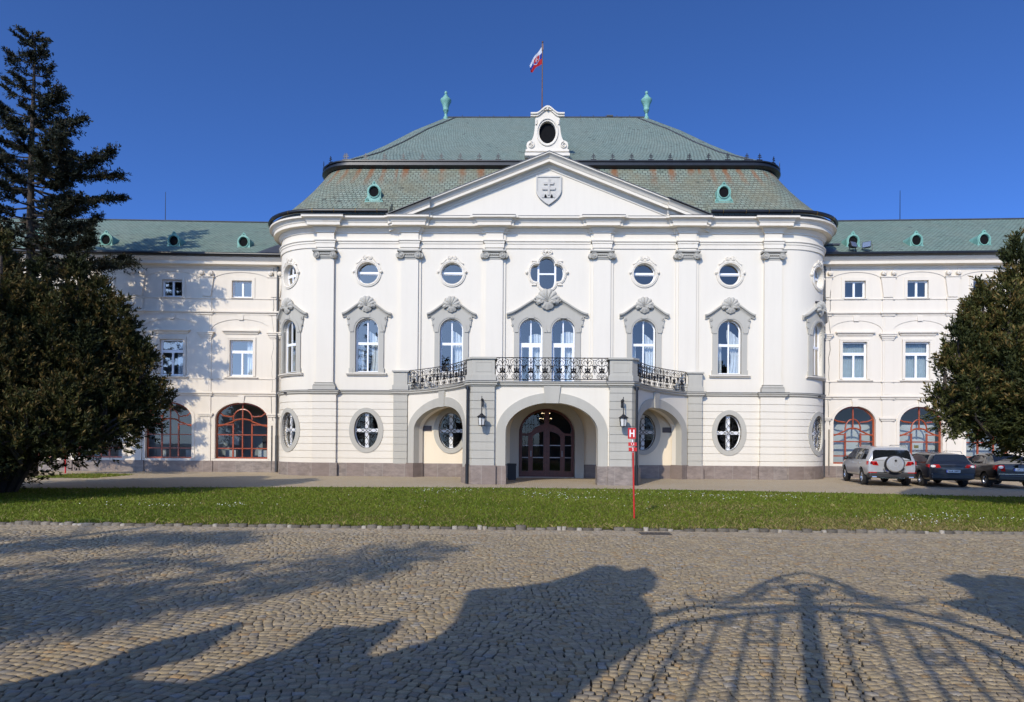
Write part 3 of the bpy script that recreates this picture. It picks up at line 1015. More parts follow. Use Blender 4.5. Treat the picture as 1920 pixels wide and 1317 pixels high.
tr = clip_rect(inner, -1.3, 1.3, 2.2, 3.6)
lun = []
for p in tr:
    lun.append(p)
def lun_side(s):
    pts = [(s * .12, 3.38), (s * .12, 2.72)] + [(s * x, z) for x, z in ((.35, 2.66), (.6, 2.52), (.8, 2.32), (.95, 2.24), (1.22, 2.24))]
    pts += [(s * 1.29 * math.cos(a), 2.25 + 1.13 * math.sin(a)) for a in np.linspace(.12, 1.45, 10)]
    return pts
hs += [lun_side(1), lun_side(-1)]
mb = MB(); plate(mb, [o], hs, f, -.22, -.30); mb.fbox(f, -.05, .05, .05, 2.5, -.19, -.25)
door = mb.build('entrance_door', M['doorwood'], palace)
mb = MB()
for h in hs: plate(mb, [h], [], f, -.25, -.26, sides=False)
mb.build('pane', M['glass_dark'], door)
mb = MB()
for s in (-1, 1):
    mb.fbox(f, s * .79 - .015, s * .79 + .015, 1.05, 1.35, -.16, -.20)
    mb.fbox(f, min(s * .16, s * .70), max(s * .16, s * .70), .99, 1.025, -.20, -.23)
    mb.fbox(f, min(s * .16, s * .70), max(s * .16, s * .70), 1.61, 1.645, -.20, -.23)
    mb.fbox(f, min(s * .93, s * 1.25), max(s * .93, s * 1.25), .99, 1.02, -.20, -.23)
    mb.fbox(f, min(s * .93, s * 1.25), max(s * .93, s * 1.25), 1.61, 1.64, -.20, -.23)
mb.build('handle', mat('steel_bar', (.25, .25, .26), .3, .8), door)
# chandelier bulbs glowing inside the fanlight
em = bpy.data.materials.new('bulb_light'); em.use_nodes = True
em.node_tree.nodes['Principled BSDF'].inputs['Emission Color'].default_value = (1, .72, .4, 1)
em.node_tree.nodes['Principled BSDF'].inputs['Emission Strength'].default_value = 2.2
mb = MB(); bl = MB(); bl_n = 0
random.seed(11)
mb.tube([(0.0, 1.6, 4.15), (0.0, 1.6, 3.15)], .02, 5)
for k in range(7):
    a = 2 * PI * k / 7 + .2
    for r_, z_ in ((.32, 3.0), (.22, 3.28)):
        p = (r_ * math.cos(a), 1.6 + r_ * math.sin(a), z_)
        mb.tube([(0, 1.6, z_ - .06), (p[0] * .6, 1.6 + (p[1] - 1.6) * .6, z_ - .12), p], .01, 4)
        bl.sphere((p[0], p[1], p[2] + .05), .018, 6)
ch = mb.build('chandelier', M['brass'], palace)
bl.build('bulb', em, ch)

# wall plaques inside the porch
for s, w_ in ((-1, .30), (1, .32)):
    mb = MB(); x = s * 6.15
    mb.fbox(F0, x - w_, x + w_, 2.32, 2.58, .05, 0); mb.fbox(F0, x - w_ + .03, x + w_ - .03, 2.35, 2.55, .056, .04)
    mb.build('wall_plaque', mat('plaque_bronze', (.07, .05, .045), .5, noise=(9, .3)), palace)

# balcony railings
def railing(g, L, n, h=.93, z0=4.43):
    mb = MB()
    T = lambda pts, r=.0125, cl=False: mb.tube([g(s, z0 + z, 0) for s, z in pts], r, 4, cl)
    k = max(2, int(L / .3))
    T([(L * i / k, h) for i in range(k + 1)], .02); T([(L * i / k, .02) for i in range(k + 1)], .018)
    w = L / n
    for i in range(4):
        T([(L * i / 3, 0), (L * i / 3, h)], .014)
    for i in range(n):
        c = (i + .5) * w
        q = w / .62
        for s in (-1, 1):
            m = lambda pts: [(c + s * u * q, z) for u, z in pts]
            T(m(spiral((.13, .13), .10, 1.4, 14, -1)))
            T(m([(0, .02), (.03, .10), (.06, .2), (.13, .235)]))
            T(m([(.02, .30), (.14, .28), (.23, .36), (.26, .48), (.22, .60), (.13, .64), (.10, .58)]), .015)
            T(m([(.26, .46), (.30, .52), (.25, .62)]), .018)
            T(m([(0, .66), (.05, .78), (.12, .82), (.18, .76), (.16, .69)]), .015)
            T(m([(.02, .60), (.09, .57), (.12, .63)]), .015)
            T(m([(.20, .62), (.28, .72), (.24, .84), (.12, .90)]))
            T(m([(.24, .82), (.30, .84)]))
            T(m([(.03, .36), (.09, .40), (.11, .50)]), .026)
            T(m([(.04, .30), (.12, .33)]), .024)
        T([(c, .02), (c, .9)], .013)
        T([(c, .36), (c, .53)], .034); T([(c, .80), (c, .88)], .026); T([(c - .10 * q, .34), (c + .10 * q, .34)], .024)
        T([(c - .11 * q, .45), (c + .11 * q, .45)], .022)
        if i < n - 1:
            e = (i + 1) * w
            T([(e, .66), (e, .22)], .010); T([(e, .60), (e, .52)], .026); T([(e, .42), (e, .36)], .02)
            T([(e - .06, .30), (e, .36), (e + .06, .30)], .014)
    return mb
railing(lambda s, z, d: (-2.40 + s, -5.36, z), 4.80, 8).build('balcony_railing', M['iron'], palace)
for s in (-1, 1):
    g = porch_map(s)
    railing(lambda t, z, d: g(t + .1, z, -.06), PL - .18, 9).build('balcony_railing', M['iron'], palace)

# downpipes
for s in (-1, 1):
    mb = MB(); x = s * 3.56; y = -5.50
    mb.tube([(x, y, 4.12), (x, y, .82)], .055, 8); mb.tube([(x, y, .86), (x, y, .03)], .075, 8)
    mb.tube([(x, y, 4.13), (x, y, 4.0)], .09, 8)
    mb.build('downpipe', M['black'], palace, .8)

# ---- pediment
ZT = lambda u: 16.28 - .397 * abs(u)
mb = MB(); plate(mb, [[(-7.6, 13.06), (7.6, 13.06), (0, ZT(0) - .5)]], [], F0, .01, -.4); mb.build('tympanum', M['white'], palace)
RP = [(0, -.66), (.05, -.66), (.05, -.58), (.12, -.52), (.15, -.46), (.15, -.42), (.40, -.41), (.40, -.27), (.43, -.25), (.46, -.18), (.53, -.10), (.60, -.07), (.62, -.06), (.62, 0.0), (-.35, .02)]
mb = MB()
mb.grid([[(u, -d, ZT(u) + dz) for d, dz in RP] for u in (-8.02, 0, 8.02)])
for s in (-1, 1):
    r0 = [[(s * u, -d - (.15 if k < 13 else 0), ZT(u) + dz - .004) for k, (d, dz) in enumerate(RP)] for u in (5.95, 8.06)]
    mb.grid(r0)
    for r in r0: mb.add(r + [(r[-1][0], .3, r[0][2])], [tuple(range(len(r) + 1))])
mb.build('raking_cornice', M['trim'], palace, .5)
mb = MB()
mb.grid([[(u, -d, ZT(u) + dz) for d, dz in ((.64, .0), (.64, .035), (-.35, .05))] for u in (-8.1, 0, 8.1)])
for s in (-1, 1): mb.grid([[(s * u, -d, ZT(u) + dz) for d, dz in ((.79, -.002), (.79, .033), (.5, .044))] for u in (5.9, 8.12)])
mb.build('pediment_flashing', M['flash'], palace)
mb = MB()
for s in (-1, 1):
    mb.grid([[(s * u, y, ZT(u) + .03) for y in (.05, 5.5)] for u in (0, 8.1)], [[(u, y) for y in (.05, 5.5)] for u in (0, 8.1)])
mb.build('pediment_roof', M['slate_lo'], palace)
# coat of arms
sh = [(-.60, 15.22), (.60, 15.22), (.60, 14.55)] + [(.60 - .6 * t ** 1.9, 14.55 - .70 * t) for t in np.linspace(.1, 1, 10)] + [(-.60 + .6 * t ** 1.9, 14.55 - .70 * t) for t in np.linspace(.9, .1, 9)] + [(-.60, 14.55)]
mb = MB(); plate(mb, [sh], [], F0, .09, 0); plate(mb, [offset_poly(sh, .045)], [offset_poly(sh, -.03)], F0, .13, 0)
shield = mb.build('shield', mat('shield_stone', (.52, .50, .45), .8, noise=(6, .08)), palace)
mb = MB()
mb.fbox(F0, -.055, .055, 14.28, 15.12, .16, .08)
for z, w_ in ((14.87, .24), (14.60, .32)):
    plate(mb, [[(-w_, z - .05), (w_, z - .05), (w_ + .03, z + .06), (-w_ - .03, z + .06)]], [], F0, .155, .08)
for cx, r in ((0, .22), (-.26, .17), (.26, .17)):
    plate(mb, [[(cx + r * math.cos(a), 14.16 + (r + .04) * math.sin(a)) for a in np.linspace(0, PI, 12)]], [], F0, .125, .08)
mb.build('double_cross', mat('cross_stone', (.48, .46, .42), .8, noise=(6, .08)), shield)

# ---- roofs
def ring(off, n=12, nb=4):
    def arc(cx, cy, r, a0, a1, k):
        return [(cx + r * math.sin(a0 + (a1 - a0) * i / k), cy - r * math.cos(a0 + (a1 - a0) * i / k)) for i in range(k + 1)]
    r = RC + off if off > 0 else RC + off * .35
    rb = r
    cy0 = -off + r; cl = -AL - RC - off + r; crx = AR + RC + off - r; cyb = YB + off - rb
    p = []
    def line(a, b, k): return [(a[0] + (b[0] - a[0]) * i / k, a[1] + (b[1] - a[1]) * i / k) for i in range(1, k)]
    def front(a, b): return [(x, a[1]) if abs(x) > 8 else (x, max(a[1], .12)) for x in (-8.06, -7.96, -4, 0, 4, 7.96, 8.06)]
    la = arc(cl, cy0, r, -PI / 2, 0, n); ra = arc(crx, cy0, r, 0, PI / 2, n)
    br = [(crx + r * math.cos(t), cyb + r * math.sin(t)) for t in np.linspace(0, PI / 2, nb + 1)]
    bl_ = [(cl - r * math.sin(t), cyb + r * math.cos(t)) for t in np.linspace(0, PI / 2, nb + 1)]
    p = la + front(la[-1], ra[0]) + ra + line(ra[-1], br[0], 6) + br + line(br[-1], bl_[0], 8) + bl_ + line(bl_[-1], la[0], 6)
    return p
R0 = ring(0)
MP = [(.55, 13.14), (.25, 13.40), (-.30, 13.98), (-.82, 14.66), (-1.30, 15.36), (-1.72, 16.05), (-2.0, 16.56), (-2.0, 16.62)]
def loft(rings, zs, name, material, smooth=.5):
    mb = MB(); rows = []; uvr = []
    S = [0]
    base = rings[0]; Lr = [0]
    for i in range(len(base)):
        a, b = base[i], base[(i + 1) % len(base)]; Lr.append(Lr[-1] + math.hypot(a[0] - b[0], a[1] - b[1]))
    mid = 16
    for k in range(1, len(rings)):
        a, b = rings[k - 1][mid], rings[k][mid]
        S.append(S[-1] + math.sqrt((a[0] - b[0]) ** 2 + (a[1] - b[1]) ** 2 + (zs[k] - zs[k - 1]) ** 2))
    n = len(base)
    Lq = []
    for k, r in enumerate(rings):
        rows.append([(x, y, zs[k]) for x, y in r] + [(r[0][0], r[0][1], zs[k])])
        # straight front keeps metres: use x directly there
        uvr.append([(Lr[i], S[k]) for i in range(n + 1)])
    mb.grid(rows, uvr)
    return mb.build(name, material, palace, smooth)
loft([ring(d) for d, z in MP], [z for d, z in MP], 'mansard_roof', M['slate_lo'])
BP = [(-2.02, 16.50), (-1.84, 16.54), (-1.76, 16.62), (-1.76, 16.70), (-1.84, 16.74), (-1.84, 16.80), (-1.78, 16.84), (-1.78, 16.90), (-2.05, 16.97)]
loft([ring(d) for d, z in BP], [z for d, z in BP], 'curb_moulding', M['black'], .6)
RL, RR, RY = -6.25, 6.45, 8.05
base = ring(-1.9)
def near(p):
    return (min(RR, max(RL, p[0] * .60)), RY)
ts = [0, .05, .12, .25, .45, .7, 1.0]
rings, zs = [], []
tgt = []
for x, y in base:
    if y < 4.2 or y > YB - 4.2:
        tx = RL + (RR - RL) * min(1, max(0, (x + AL) / (AL + AR)))
    else:
        tx = RL if x < 0 else RR
    tgt.append((tx, RY))
for t in ts:
    rings.append([(x + (a - x) * t, y + (b - y) * t) for (x, y), (a, b) in zip(base, tgt)])
    zs.append(16.93 + 5.42 * (t - .045 * math.sin(PI * min(1, t * 1.6)) * (t < .625)))
loft(rings, zs, 'upper_roof', M['slate_hi'], .25)
mb = MB()
mb.tube([(RL, RY, 22.36), (RR, RY, 22.36)], .06, 6)
for x in (-5.2, -4.1, -3.2, -2.2, 2.3, 3.1, 3.9, 4.6, 5.4):
    mb.tube([(x, RY, 22.38), (x, RY, 22.50)], .02, 4)
mb.box(3.95, 4.35, RY - .05, RY + .05, 22.44, 22.50)
mb.build('ridge_cap', M['flash'], palace)
for i in (0, 1):
    mb = MB(); k = 12 if i == 0 else 12 + 8
    mid = [Vector((r[k + (0 if i == 0 else 0)][0], r[k][1], z + .02)) for r, z in zip(rings, zs)]
    mb.tube([tuple(p) for p in mid], .045, 5)
    mb.build('hip_cap', M['flash'], palace)
# snow-guard crosses along the curb
def cross_mb():
    mb = MB()
    mb.box(-.02, .02, -.012, .012, 0, .34); mb.box(-.085, .085, -.011, .011, .21, .25); mb.box(-.11, .11, -.0115, .0115, .12, .16)
    mb.box(-.15, .15, -.02, .02, -.02, .02); mb.tube([(0, .0, .05), (0, .18, -.02)], .015, 4)
    return mb
proto = None
cr = ring(-1.80)
front = cr[3:len(cr)]
acc = 0
pth = [Vector(p) for p in ring(-1.80)[4:12]] + [Vector((-AL + .3 + 1.02 * i, -(-1.80))) for i in range(0, 1)]
spots = []
x = -AL + 1.0
while x < AR - .9:
    if abs(x) > 2.2: spots.append((x, 1.80, 0))
    x += 1.02
for s, cx in ((-1, -AL), (1, AR)):
    for a in (8, 36, 62, 88):
        a = math.radians(a); r = RC - 1.80 * .35
        spots.append((cx + s * (RC - 1.8 - r) + s * r * math.sin(a), 1.8 + r - r * math.cos(a), s * a))
for (x, y, a) in spots:
    if proto is None:
        proto = cross_mb().build('roof_finial', M['iron'], palace); o = proto
    else:
        o = proto.copy(); COL.objects.link(o); o.parent = palace
    o.location = (x, y, 16.93); o.rotation_euler = (0, 0, a)
# urns
for x in (RL, RR):
    mb = MB()
    mb.lathe([(.16, -.15), (.16, .05), (.12, .09), (.085, .16), (.08, .30), (.12, .34), (.10, .38), (.16, .46), (.185, .52), (.17, .58), (.185, .70), (.24, .88), (.30, 1.0), (.345, 1.10), (.345, 1.17), (.30, 1.22), (.22, 1.28), (.16, 1.36), (.17, 1.40), (.10, 1.46), (.06, 1.52), (.095, 1.58), (.10, 1.64), (.06, 1.71), (.001, 1.74)], (x, RY, 22.3), 18)
    mb.build('copper_urn', M['copper'], palace, .6)
# attic cartouche above the pediment
AD = lambda u, z, d: (u - .02, 1.70 - d, z)
out = [(-1.16, 17.0), (1.16, 17.0), (1.16, 17.42), (1.06, 17.46), (1.12, 17.62), (1.08, 17.80), (.98, 17.88), (.84, 17.92), (.76, 18.1), (.70, 18.4), (.66, 18.75), (.66, 19.05), (.62, 19.12)]
out = out + [(-x, z) for x, z in reversed(out)]
ovo = ellipse(0, 18.35, .45, .60, 36)
mb = MB(); plate(mb, [out[:13] + [(.62, 19.3), (.3, 19.48), (-.3, 19.48), (-.62, 19.3)] + out[13:]], [ovo], AD, .0, -1.8)
att = mb.build('attic_dormer', M['trim'], palace, .4)
mb = MB()
zf2 = lambda u: 19.30 + .36 * (.5 + .5 * math.cos(PI * min(1, abs(u) / .62)))
moulding(mb, AD, .90, zf2, [(0, -.13), (.08, -.13), (.08, -.06), (.15, -.03), (.15, .05), (-.5, .07)], 24)
mb.fbox(AD, -1.2, 1.2, 17.06, 17.2, .10, -.5); mb.fbox(AD, -1.16, 1.16, 17.30, 17.40, .06, -.5)
mb.tube([AD(u, z, .02) for u, z in ellipse(0, 18.35, .55, .72, 36)], .045, 6, True)
for s in (-1, 1):
    mb.tube([AD(u, z, .04) for u, z in spiral((s * .88, 17.66), .19, 1.6, 20, s)], .035, 5)
    mb.tube([AD(s * .60, z, .03) for z in (18.75, 18.9, 19.0)], .05, 6)
    mb.sphere(AD(s * .2, 19.52, .1), .05, 6)
mb.sphere(AD(0, 19.55, .1), .075, 8)
mb.build('cornice', M['trim'], att, .6)
mb = MB(); plate(mb, [ellipse(0, 18.35, .46, .61, 30)], [], AD, -.22, -.3); mb.build('dark_disc', M['hole'], att)  # plain black sheet painted as the shaded hollow behind the oval
mb = MB(); plate(mb, [rect(-.95, .95, 16.95, 17.05)], [], AD, .1, -1); mb.build('flashing', M['flash'], att)

def oculus_dormer(parent, loc, w=.42, depth=1.1):
    """verdigris roof light with round opening, crest and scrolled feet"""
    fm = lambda u, z, d: (loc[0] + u, loc[1] - d, loc[2] + z)
    o = [(-.44, -.46), (.44, -.46), (.44, -.36), (.36, -.30), (.33, -.12), (.345, .05)] + [(.345 * math.cos(a), .08 + .345 * math.sin(a)) for a in np.linspace(.2, 1.2, 6)]
    o += [(.10, .46), (.05, .54), (0, .58)]
    o = o + [(-x, z) for x, z in reversed(o[:-1])]
    k = w / .42
    o = [(x * k, z * k) for x, z in o]
    mb = MB(); plate(mb, [o], [ellipse(0, .05 * k, .235 * k, .26 * k, 24)], fm, 0, -.10)
    mb.tube([fm(u, z, .02) for u, z in ellipse(0, .05 * k, .27 * k, .295 * k, 24)], .035 * k, 5, True)
    rows = [[fm(x * k, z * k, -d) for x, z in [(-.36, -.46), (-.34, 0)] + [(.33 * math.cos(a), .06 + .33 * math.sin(a)) for a in np.linspace(PI, 0, 9)] + [(.34, 0), (.36, -.46)]] for d in (.04, depth)]
    mb.grid(rows)
    for s in (-1, 1):
        mb.tube([fm(u, z, .02) for u, z in spiral((s * .36 * k, -.36 * k), .10 * k, 1.2, 10, s)], .03 * k, 5)
    mb.fbox(fm, -.46 * k, .46 * k, -.52 * k, -.45 * k, .07, -.3)
    mb.sphere(fm(0, .50 * k, .01), .05 * k, 6)
    d = mb.build('roof_dormer', M['copper'], parent, .6)
    mb = MB(); plate(mb, [ellipse(0, .05 * k, .24 * k, .265 * k, 24)], [], fm, -.05, -.09); mb.build('dark_disc', M['hole'], d)  # flat disc, its black colour replaces the shade within the round opening
    return d
for x in (-9.0, 9.0):
    oculus_dormer(palace, (x, .12 + .35, 14.62), .44, 1.3)
# ================================================================== WINGS
def build_wing(side, root, win, arches, pils, xa, xb, dormers, rod_x):
    """local x along the wing (right positive), viewer at -y; xa..xb extent"""
    W = lambda u, z, d: (u, -d, z)
    cl = 'left' if side < 0 else 'right'
    curt = M['curtain_green'] if side > 0 else M['curtain']
    mb = MB()
    holes = []
    for c in win:
        holes += [rect(c - .55, c + .55, 9.70, 10.66), rect(c - .645, c + .645, 5.34, 7.35)]
    aop = []
    for c, h in arches:
        zs = 2.95; o = arch(h, .74, zs, .92, 24, c); aop.append((c, h, o)); holes.append(o)
    plate(mb, [rect(xa, xb, 0, 12.0)], holes, W, 0, -.28)
    yb = 11.5
    mb.add([(xa, .0, 0), (xb, .0, 0), (xb, yb, 0), (xa, yb, 0), (xa, .0, 12), (xb, .0, 12), (xb, yb, 12), (xa, yb, 12)], [(1, 2, 6, 5), (2, 3, 7, 6), (3, 0, 4, 7)])
    mb.build('wing_wall', M['wingwhite'], root)
    mb = MB(); mb.box(xa + .1, xb - .1, 2.6, 2.7, 0, 12); mb.box(xa + .1, xb - .1, .4, 2.6, 4.2, 4.3); mb.box(xa + .1, xb - .1, .4, 2.6, 8.6, 8.7)
    mb.build('interior_partition', M['blind'] if side > 0 else mat('hall_wall', (.30, .32, .31), .9, noise=(.6, .15)), root)
    # plinth
    mb = MB()
    xs = xa
    for c, h, o in sorted(aop):
        pass
    mb.box(xa, xb, -.05, .1, -.1, .62)
    for c in pils: mb.box(c - .42, c + .42, -.10, .05, -.1, .625)
    mb.build('plinth', M['plinth'], root)
    # horizontal mouldings
    mb = MB()
    def band(prof, z=0, br=()):
        path = [(xa, 0), (xb, 0)]
        sweep(mb, path, prof)
        for c, h, d in br:
            sweep(mb, [(c - h, .2), (c - h, -d), (c + h, -d), (c + h, .2)], [(a, zz - .004) for a, zz in prof])
    br = [(c, .30, .05) for c in pils]
    band([(0, 4.24), (.05, 4.24), (.06, 4.31), (.12, 4.36), (.12, 4.43), (0, 4.45)], br=br)
    band([(0, 5.16), (.04, 5.17), (.04, 5.215), (0, 5.225)], br=br)
    band([(0, 8.74), (.05, 8.74), (.06, 8.82), (.14, 8.87), (.14, 8.95), (0, 8.97)], br=br)
    band([(0, 9.62), (.04, 9.63), (.04, 9.68), (0, 9.69)], br=br)
    for c in pils:
        mb.box(c - .27, c + .27, -.05, .1, .6, 11.2)
        mb.box(c - .17, c + .17, -.065, .1, 4.5, 8.7)
        # arcade impost, first-floor impost, top capital
        for z, h, d in ((3.08, .36, .10), (3.17, .42, .14)): mb.box(c - h, c + h, -d, .05, z, z + .09)
        for z, h, d in ((7.44, .30, .09), (7.52, .34, .12), (7.62, .40, .17), (7.72, .46, .21)): mb.box(c - h, c + h, -d, .05, z, z + .10 if z < 7.7 else 7.78)
        plate(mb, [[(c - .24, 9.75), (c + .24, 9.75), (c + .38, 10.82), (c - .38, 10.82)]], [], W, .10, 0)
        mb.box(c - .42, c + .42, -.14, .05, 10.82, 10.88)
        for s in (-1, 1):
            mb.lathe([(.001, -.24), (.10, -.24), (.13, -.20), (.13, 0)], (c + s * .26, 0, 11.03), 14, 'y')
            mb.lathe([(.001, -.27), (.05, -.27), (.06, -.2)], (c + s * .26, 0, 11.03), 10, 'y')
    # spandrels that leave shallow arches in the wall
    ps = sorted(pils)
    for a, b in zip(ps[:-1], ps[1:]):
        c = (a + b) / 2; h = (b - a) / 2 - .27
        def seg(z0, z1): return [(c + h * math.cos(t), z0 + (z1 - z0) * math.sin(t)) for t in np.linspace(PI, 0, 22)]
        plate(mb, [[(c - h, 8.74)] + seg(7.9, 8.50) + [(c + h, 8.74)]], [], W, .035, 0)
        plate(mb, [[(c - h, 11.30)] + seg(10.6, 11.12) + [(c + h, 11.30)]], [], W, .035, 0)
        plate(mb, [[(c - .13, 8.46), (c + .13, 8.46), (c + .16, 8.74), (c - .16, 8.74)]], [], W, .075, 0)
    for c, h, o in aop:
        plate(mb, [arch(h + .16, .74, 2.95, 1.08, 24, c)], [o], W, .03, -.05)
        plate(mb, [[(c - .13, 3.84), (c + .13, 3.84), (c + .17, 4.24), (c - .17, 4.24)]], [], W, .08, 0)
    mb.build('stucco_relief', M['wingwhite'], root)
    mb = MB()
    sweep(mb, [(xa, 0), (xb, 0)], [(0, 11.30), (.05, 11.32), (.08, 11.42), (.12, 11.44), (.40, 11.47), (.40, 11.62), (.44, 11.66), (.50, 11.74), (.55, 11.80), (.55, 11.86), (0, 11.9)])
    mb.build('cornice', M['wingwhite'], root, .5)
    mb = MB(); mb.tube([(xa, -.66, 11.95), (xb, -.66, 11.95)], .10, 8); g = mb.build('gutter', M['black'], root, .8)
    mb = MB()
    rp = [(.62, 11.98), (.30, 12.22), (-5.8, 15.85)]
    sweep(mb, [(xa, 0), (xb, 0)], rp, uv=True, caps=False)
    mb.grid([[(x, 5.8, 15.85), (x, 11.9, 12.0)] for x in (xa, xb)], [[(x, 0), (x, 7)] for x in (xa, xb)])
    roof = mb.build('roof', M['slate_wing'], root)
    mb = MB(); mb.tube([(xa, 5.8, 15.88), (xb, 5.8, 15.88)], .06, 6)
    mb.box(xa, xb, -.60, -.56, 11.9, 11.98); mb.build('ridge_cap', M['flash'], root)
    mb = MB(); mb.tube([(rod_x, 5.8, 15.8), (rod_x, 5.8, 17.75)], .025, 5, r2=.015); mb.build('lightning_rod', M['iron'], root)
    for x in dormers: oculus_dormer(root, (x, .42, 12.90), .43, 1.6)
    # windows
    for i, c in enumerate(win):
        f = lambda u, z, d, c=c: (c + u, -d, z)
        o = rect(-.55, .55, 9.70, 10.66)
        w, hs = frame_and_panes(f, o, [(-.47, -.05, 9.80, 10.58), (.05, .47, 9.80, 10.58)], .14, .07, root, M['glass_wing'])
        mb = MB(); plate(mb, [rect(-.72, .72, 9.69, 10.84)], [o], f, .035, -.05); mb.fbox(f, -.60, .60, 9.66, 9.70, .09, 0); mb.build('surround', M['wingwhite'], w)
        o = rect(-.645, .645, 5.34, 7.35)
        w, hs = frame_and_panes(f, o, [(-.56, -.05, 5.43, 6.62), (.05, .56, 5.43, 6.62), (-.56, .56, 6.78, 7.27)], .14, .07, root, M['glass_clear'] if side > 0 else M['glass_wing'])
        if side > 0:
            wavy_curtain(f, -.64, .0, 5.3, 6.72, -.36, ztop=None, wl=.11).build('curtain', curt, w)
            wavy_curtain(f, .0, .64, 5.3, 6.72, -.36, wl=.12).build('curtain', curt, w)
            wavy_curtain(f, -.64, .64, 6.72, 7.4, -.34, wl=.09).build('valance', curt, w)
        else:
            wavy_curtain(f, .18, .64, 5.3, 7.4, -.40, wl=.13).build('curtain', curt, w)
        mb = MB(); plate(mb, [rect(-.80, .80, 5.34, 7.50)], [o], f, .04, -.05)
        plate(mb, [rect(-.80, .80, 5.335, 7.505)], [rect(-.72, .72, 5.33, 7.43)], f, .055, 0)
        mb.build('surround', M['wingwhite'], w)
        mb = MB()
        sweep(mb, [(c - .86, .1), (c - .86, 0), (c + .86, 0), (c + .86, .1)], [(0, 7.66), (.05, 7.68), (.08, 7.76), (.17, 7.82), (.17, 7.89), (-.05, 7.93)])
        mb.build('hood', M['wingwhite'], w)
        mb = MB(); sweep(mb, [(c - .82, .1), (c - .82, 0), (c + .82, 0), (c + .82, .1)], [(0, 5.18), (.06, 5.19), (.12, 5.24), (.12, 5.28), (-.05, 5.31)]); mb.build('sill', M['wingwhite'], w)
    # arcade glazing
    for c, h, o in aop:
        f = lambda u, z, d, c=c: (c + u, -d, z)
        lo = [(u - c, z) for u, z in o]
        mb = MB(); plate(mb, [lo], [offset_poly(lo, -.085)], f, -.15, -.24)
        m = h * .36
        bw = .04
        B = lambda u0, u1, z0, z1: mb.fbox(f, u0, u1, z0, z1, -.155, -.23)
        if side > 0:
            B(-m - bw, -m + bw, .80, 2.42); B(m - bw, m + bw, .80, 2.42); B(-.03, .03, 2.6, 3.8)
            B(-h + .08, h - .08, 1.13, 1.20); B(-h + .08, h - .08, 1.92, 1.985)
            B(-h + .08, -m, 2.30, 2.36); B(m, h - .08, 2.30, 2.36)
        else:
            B(-m - bw, -m + bw, .80, 2.7); B(m - bw, m + bw, .80, 2.7); B(-.03, .03, .80, 3.8)
            B(-h + .08, h - .08, 1.28, 1.34); B(-h + .08, h - .08, 2.04, 2.10)
            B(-h + .08, -m, 2.60, 2.66); B(m, h - .08, 2.60, 2.66)
        # curved transom and omega bars
        za = 2.45 if side > 0 else 2.72
        pts = [(u, za + .18 * math.cos(PI * u / h * .95) + (.05 if abs(u) < m else 0)) for u in np.linspace(-h + .05, h - .05, 21)]
        mb.tube([f(u, z, -.19) for u, z in pts], .045, 5)
        om = [(-h + .04, 3.18), (-h * .72, 3.05), (-m * 1.05, 3.0), (-m, 3.02)] if side > 0 else [(-h + .04, 3.42), (-h * .72, 3.12), (-m * 1.2, 3.08), (-m, 3.12)]
        for s in (-1, 1):
            mb.tube([f(s * u * -1 if s > 0 else u, z, -.19) for u, z in om], .042, 5)
        mb.tube([f(m * math.cos(t), (2.62 if side > 0 else 2.95) + .55 * math.sin(t), -.19) for t in np.linspace(-.1, PI + .1, 13)], .042, 5)
        aw = mb.build('arcade_window', M['redwood'], root)
        mb = MB(); plate(mb, [offset_poly(lo, -.06)], [], f, -.19, -.20, sides=False); mb.build('pane', M['glass_dark'], aw)
        if side > 0:
            mb = MB(); mb.fbox(f, -h - .1, h + .1, .7, 2.9, -.85, -.88); mb.build('blind', M['blind'], aw)
        else:
            mb = MB()
            mb.fbox(f, -h * .85, -h * .45, .8, 1.2, -.9, -1.2); mb.fbox(f, h * .42, h * .8, .8, 1.2, -.9, -1.2)
            mb.fbox(f, -h * .85, -h * .5, 1.5, 1.95, -1.5, -1.55)
            mb.build('blind', M['blind'], aw)
            mb = MB(); mb.fbox(f, h * .34, h * .95, .75, 2.0, -1.9, -1.95); mb.build('dark_doorway', M['dark'], aw)

ROT = math.radians(2.5)
LX, LY = X0 - 14.4, 35.5
RX, RYY = X0 + 14.8, 35.0
wl = thing('palace_wing', 'left wing of the palace, dappled with tree shadow, three red arched windows below', 'building', (LX, LY, 0), ROT)
wr = thing('palace_wing', 'right wing of the palace behind the parked cars, curtained windows and red arcades', 'building', (RX, RYY, 0), -ROT)
build_wing(-1, wl, [-2.52, -6.35, -10.2, -14.0, -17.8], [(-2.48, 1.45), (-6.47, 1.27), (-10.24, 1.25), (-14.1, 1.25), (-17.9, 1.25)], [-.65, -4.44, -8.2, -12.1, -15.9, -19.8], -20.5, 1.2, [-2.62, -6.5, -10.25, -14.1, -17.9], -9.72)
build_wing(1, wr, [1.92, 5.20, 8.6, 12.0, 15.4], [(1.93, 1.12), (5.40, 1.12), (8.85, 1.12), (12.3, 1.12), (15.7, 1.12)], [.30, 3.63, 6.98, 10.4, 13.8, 17.2], -1.2, 18.0, [2.0, 5.35, 8.9, 12.3, 15.7], 7.3)
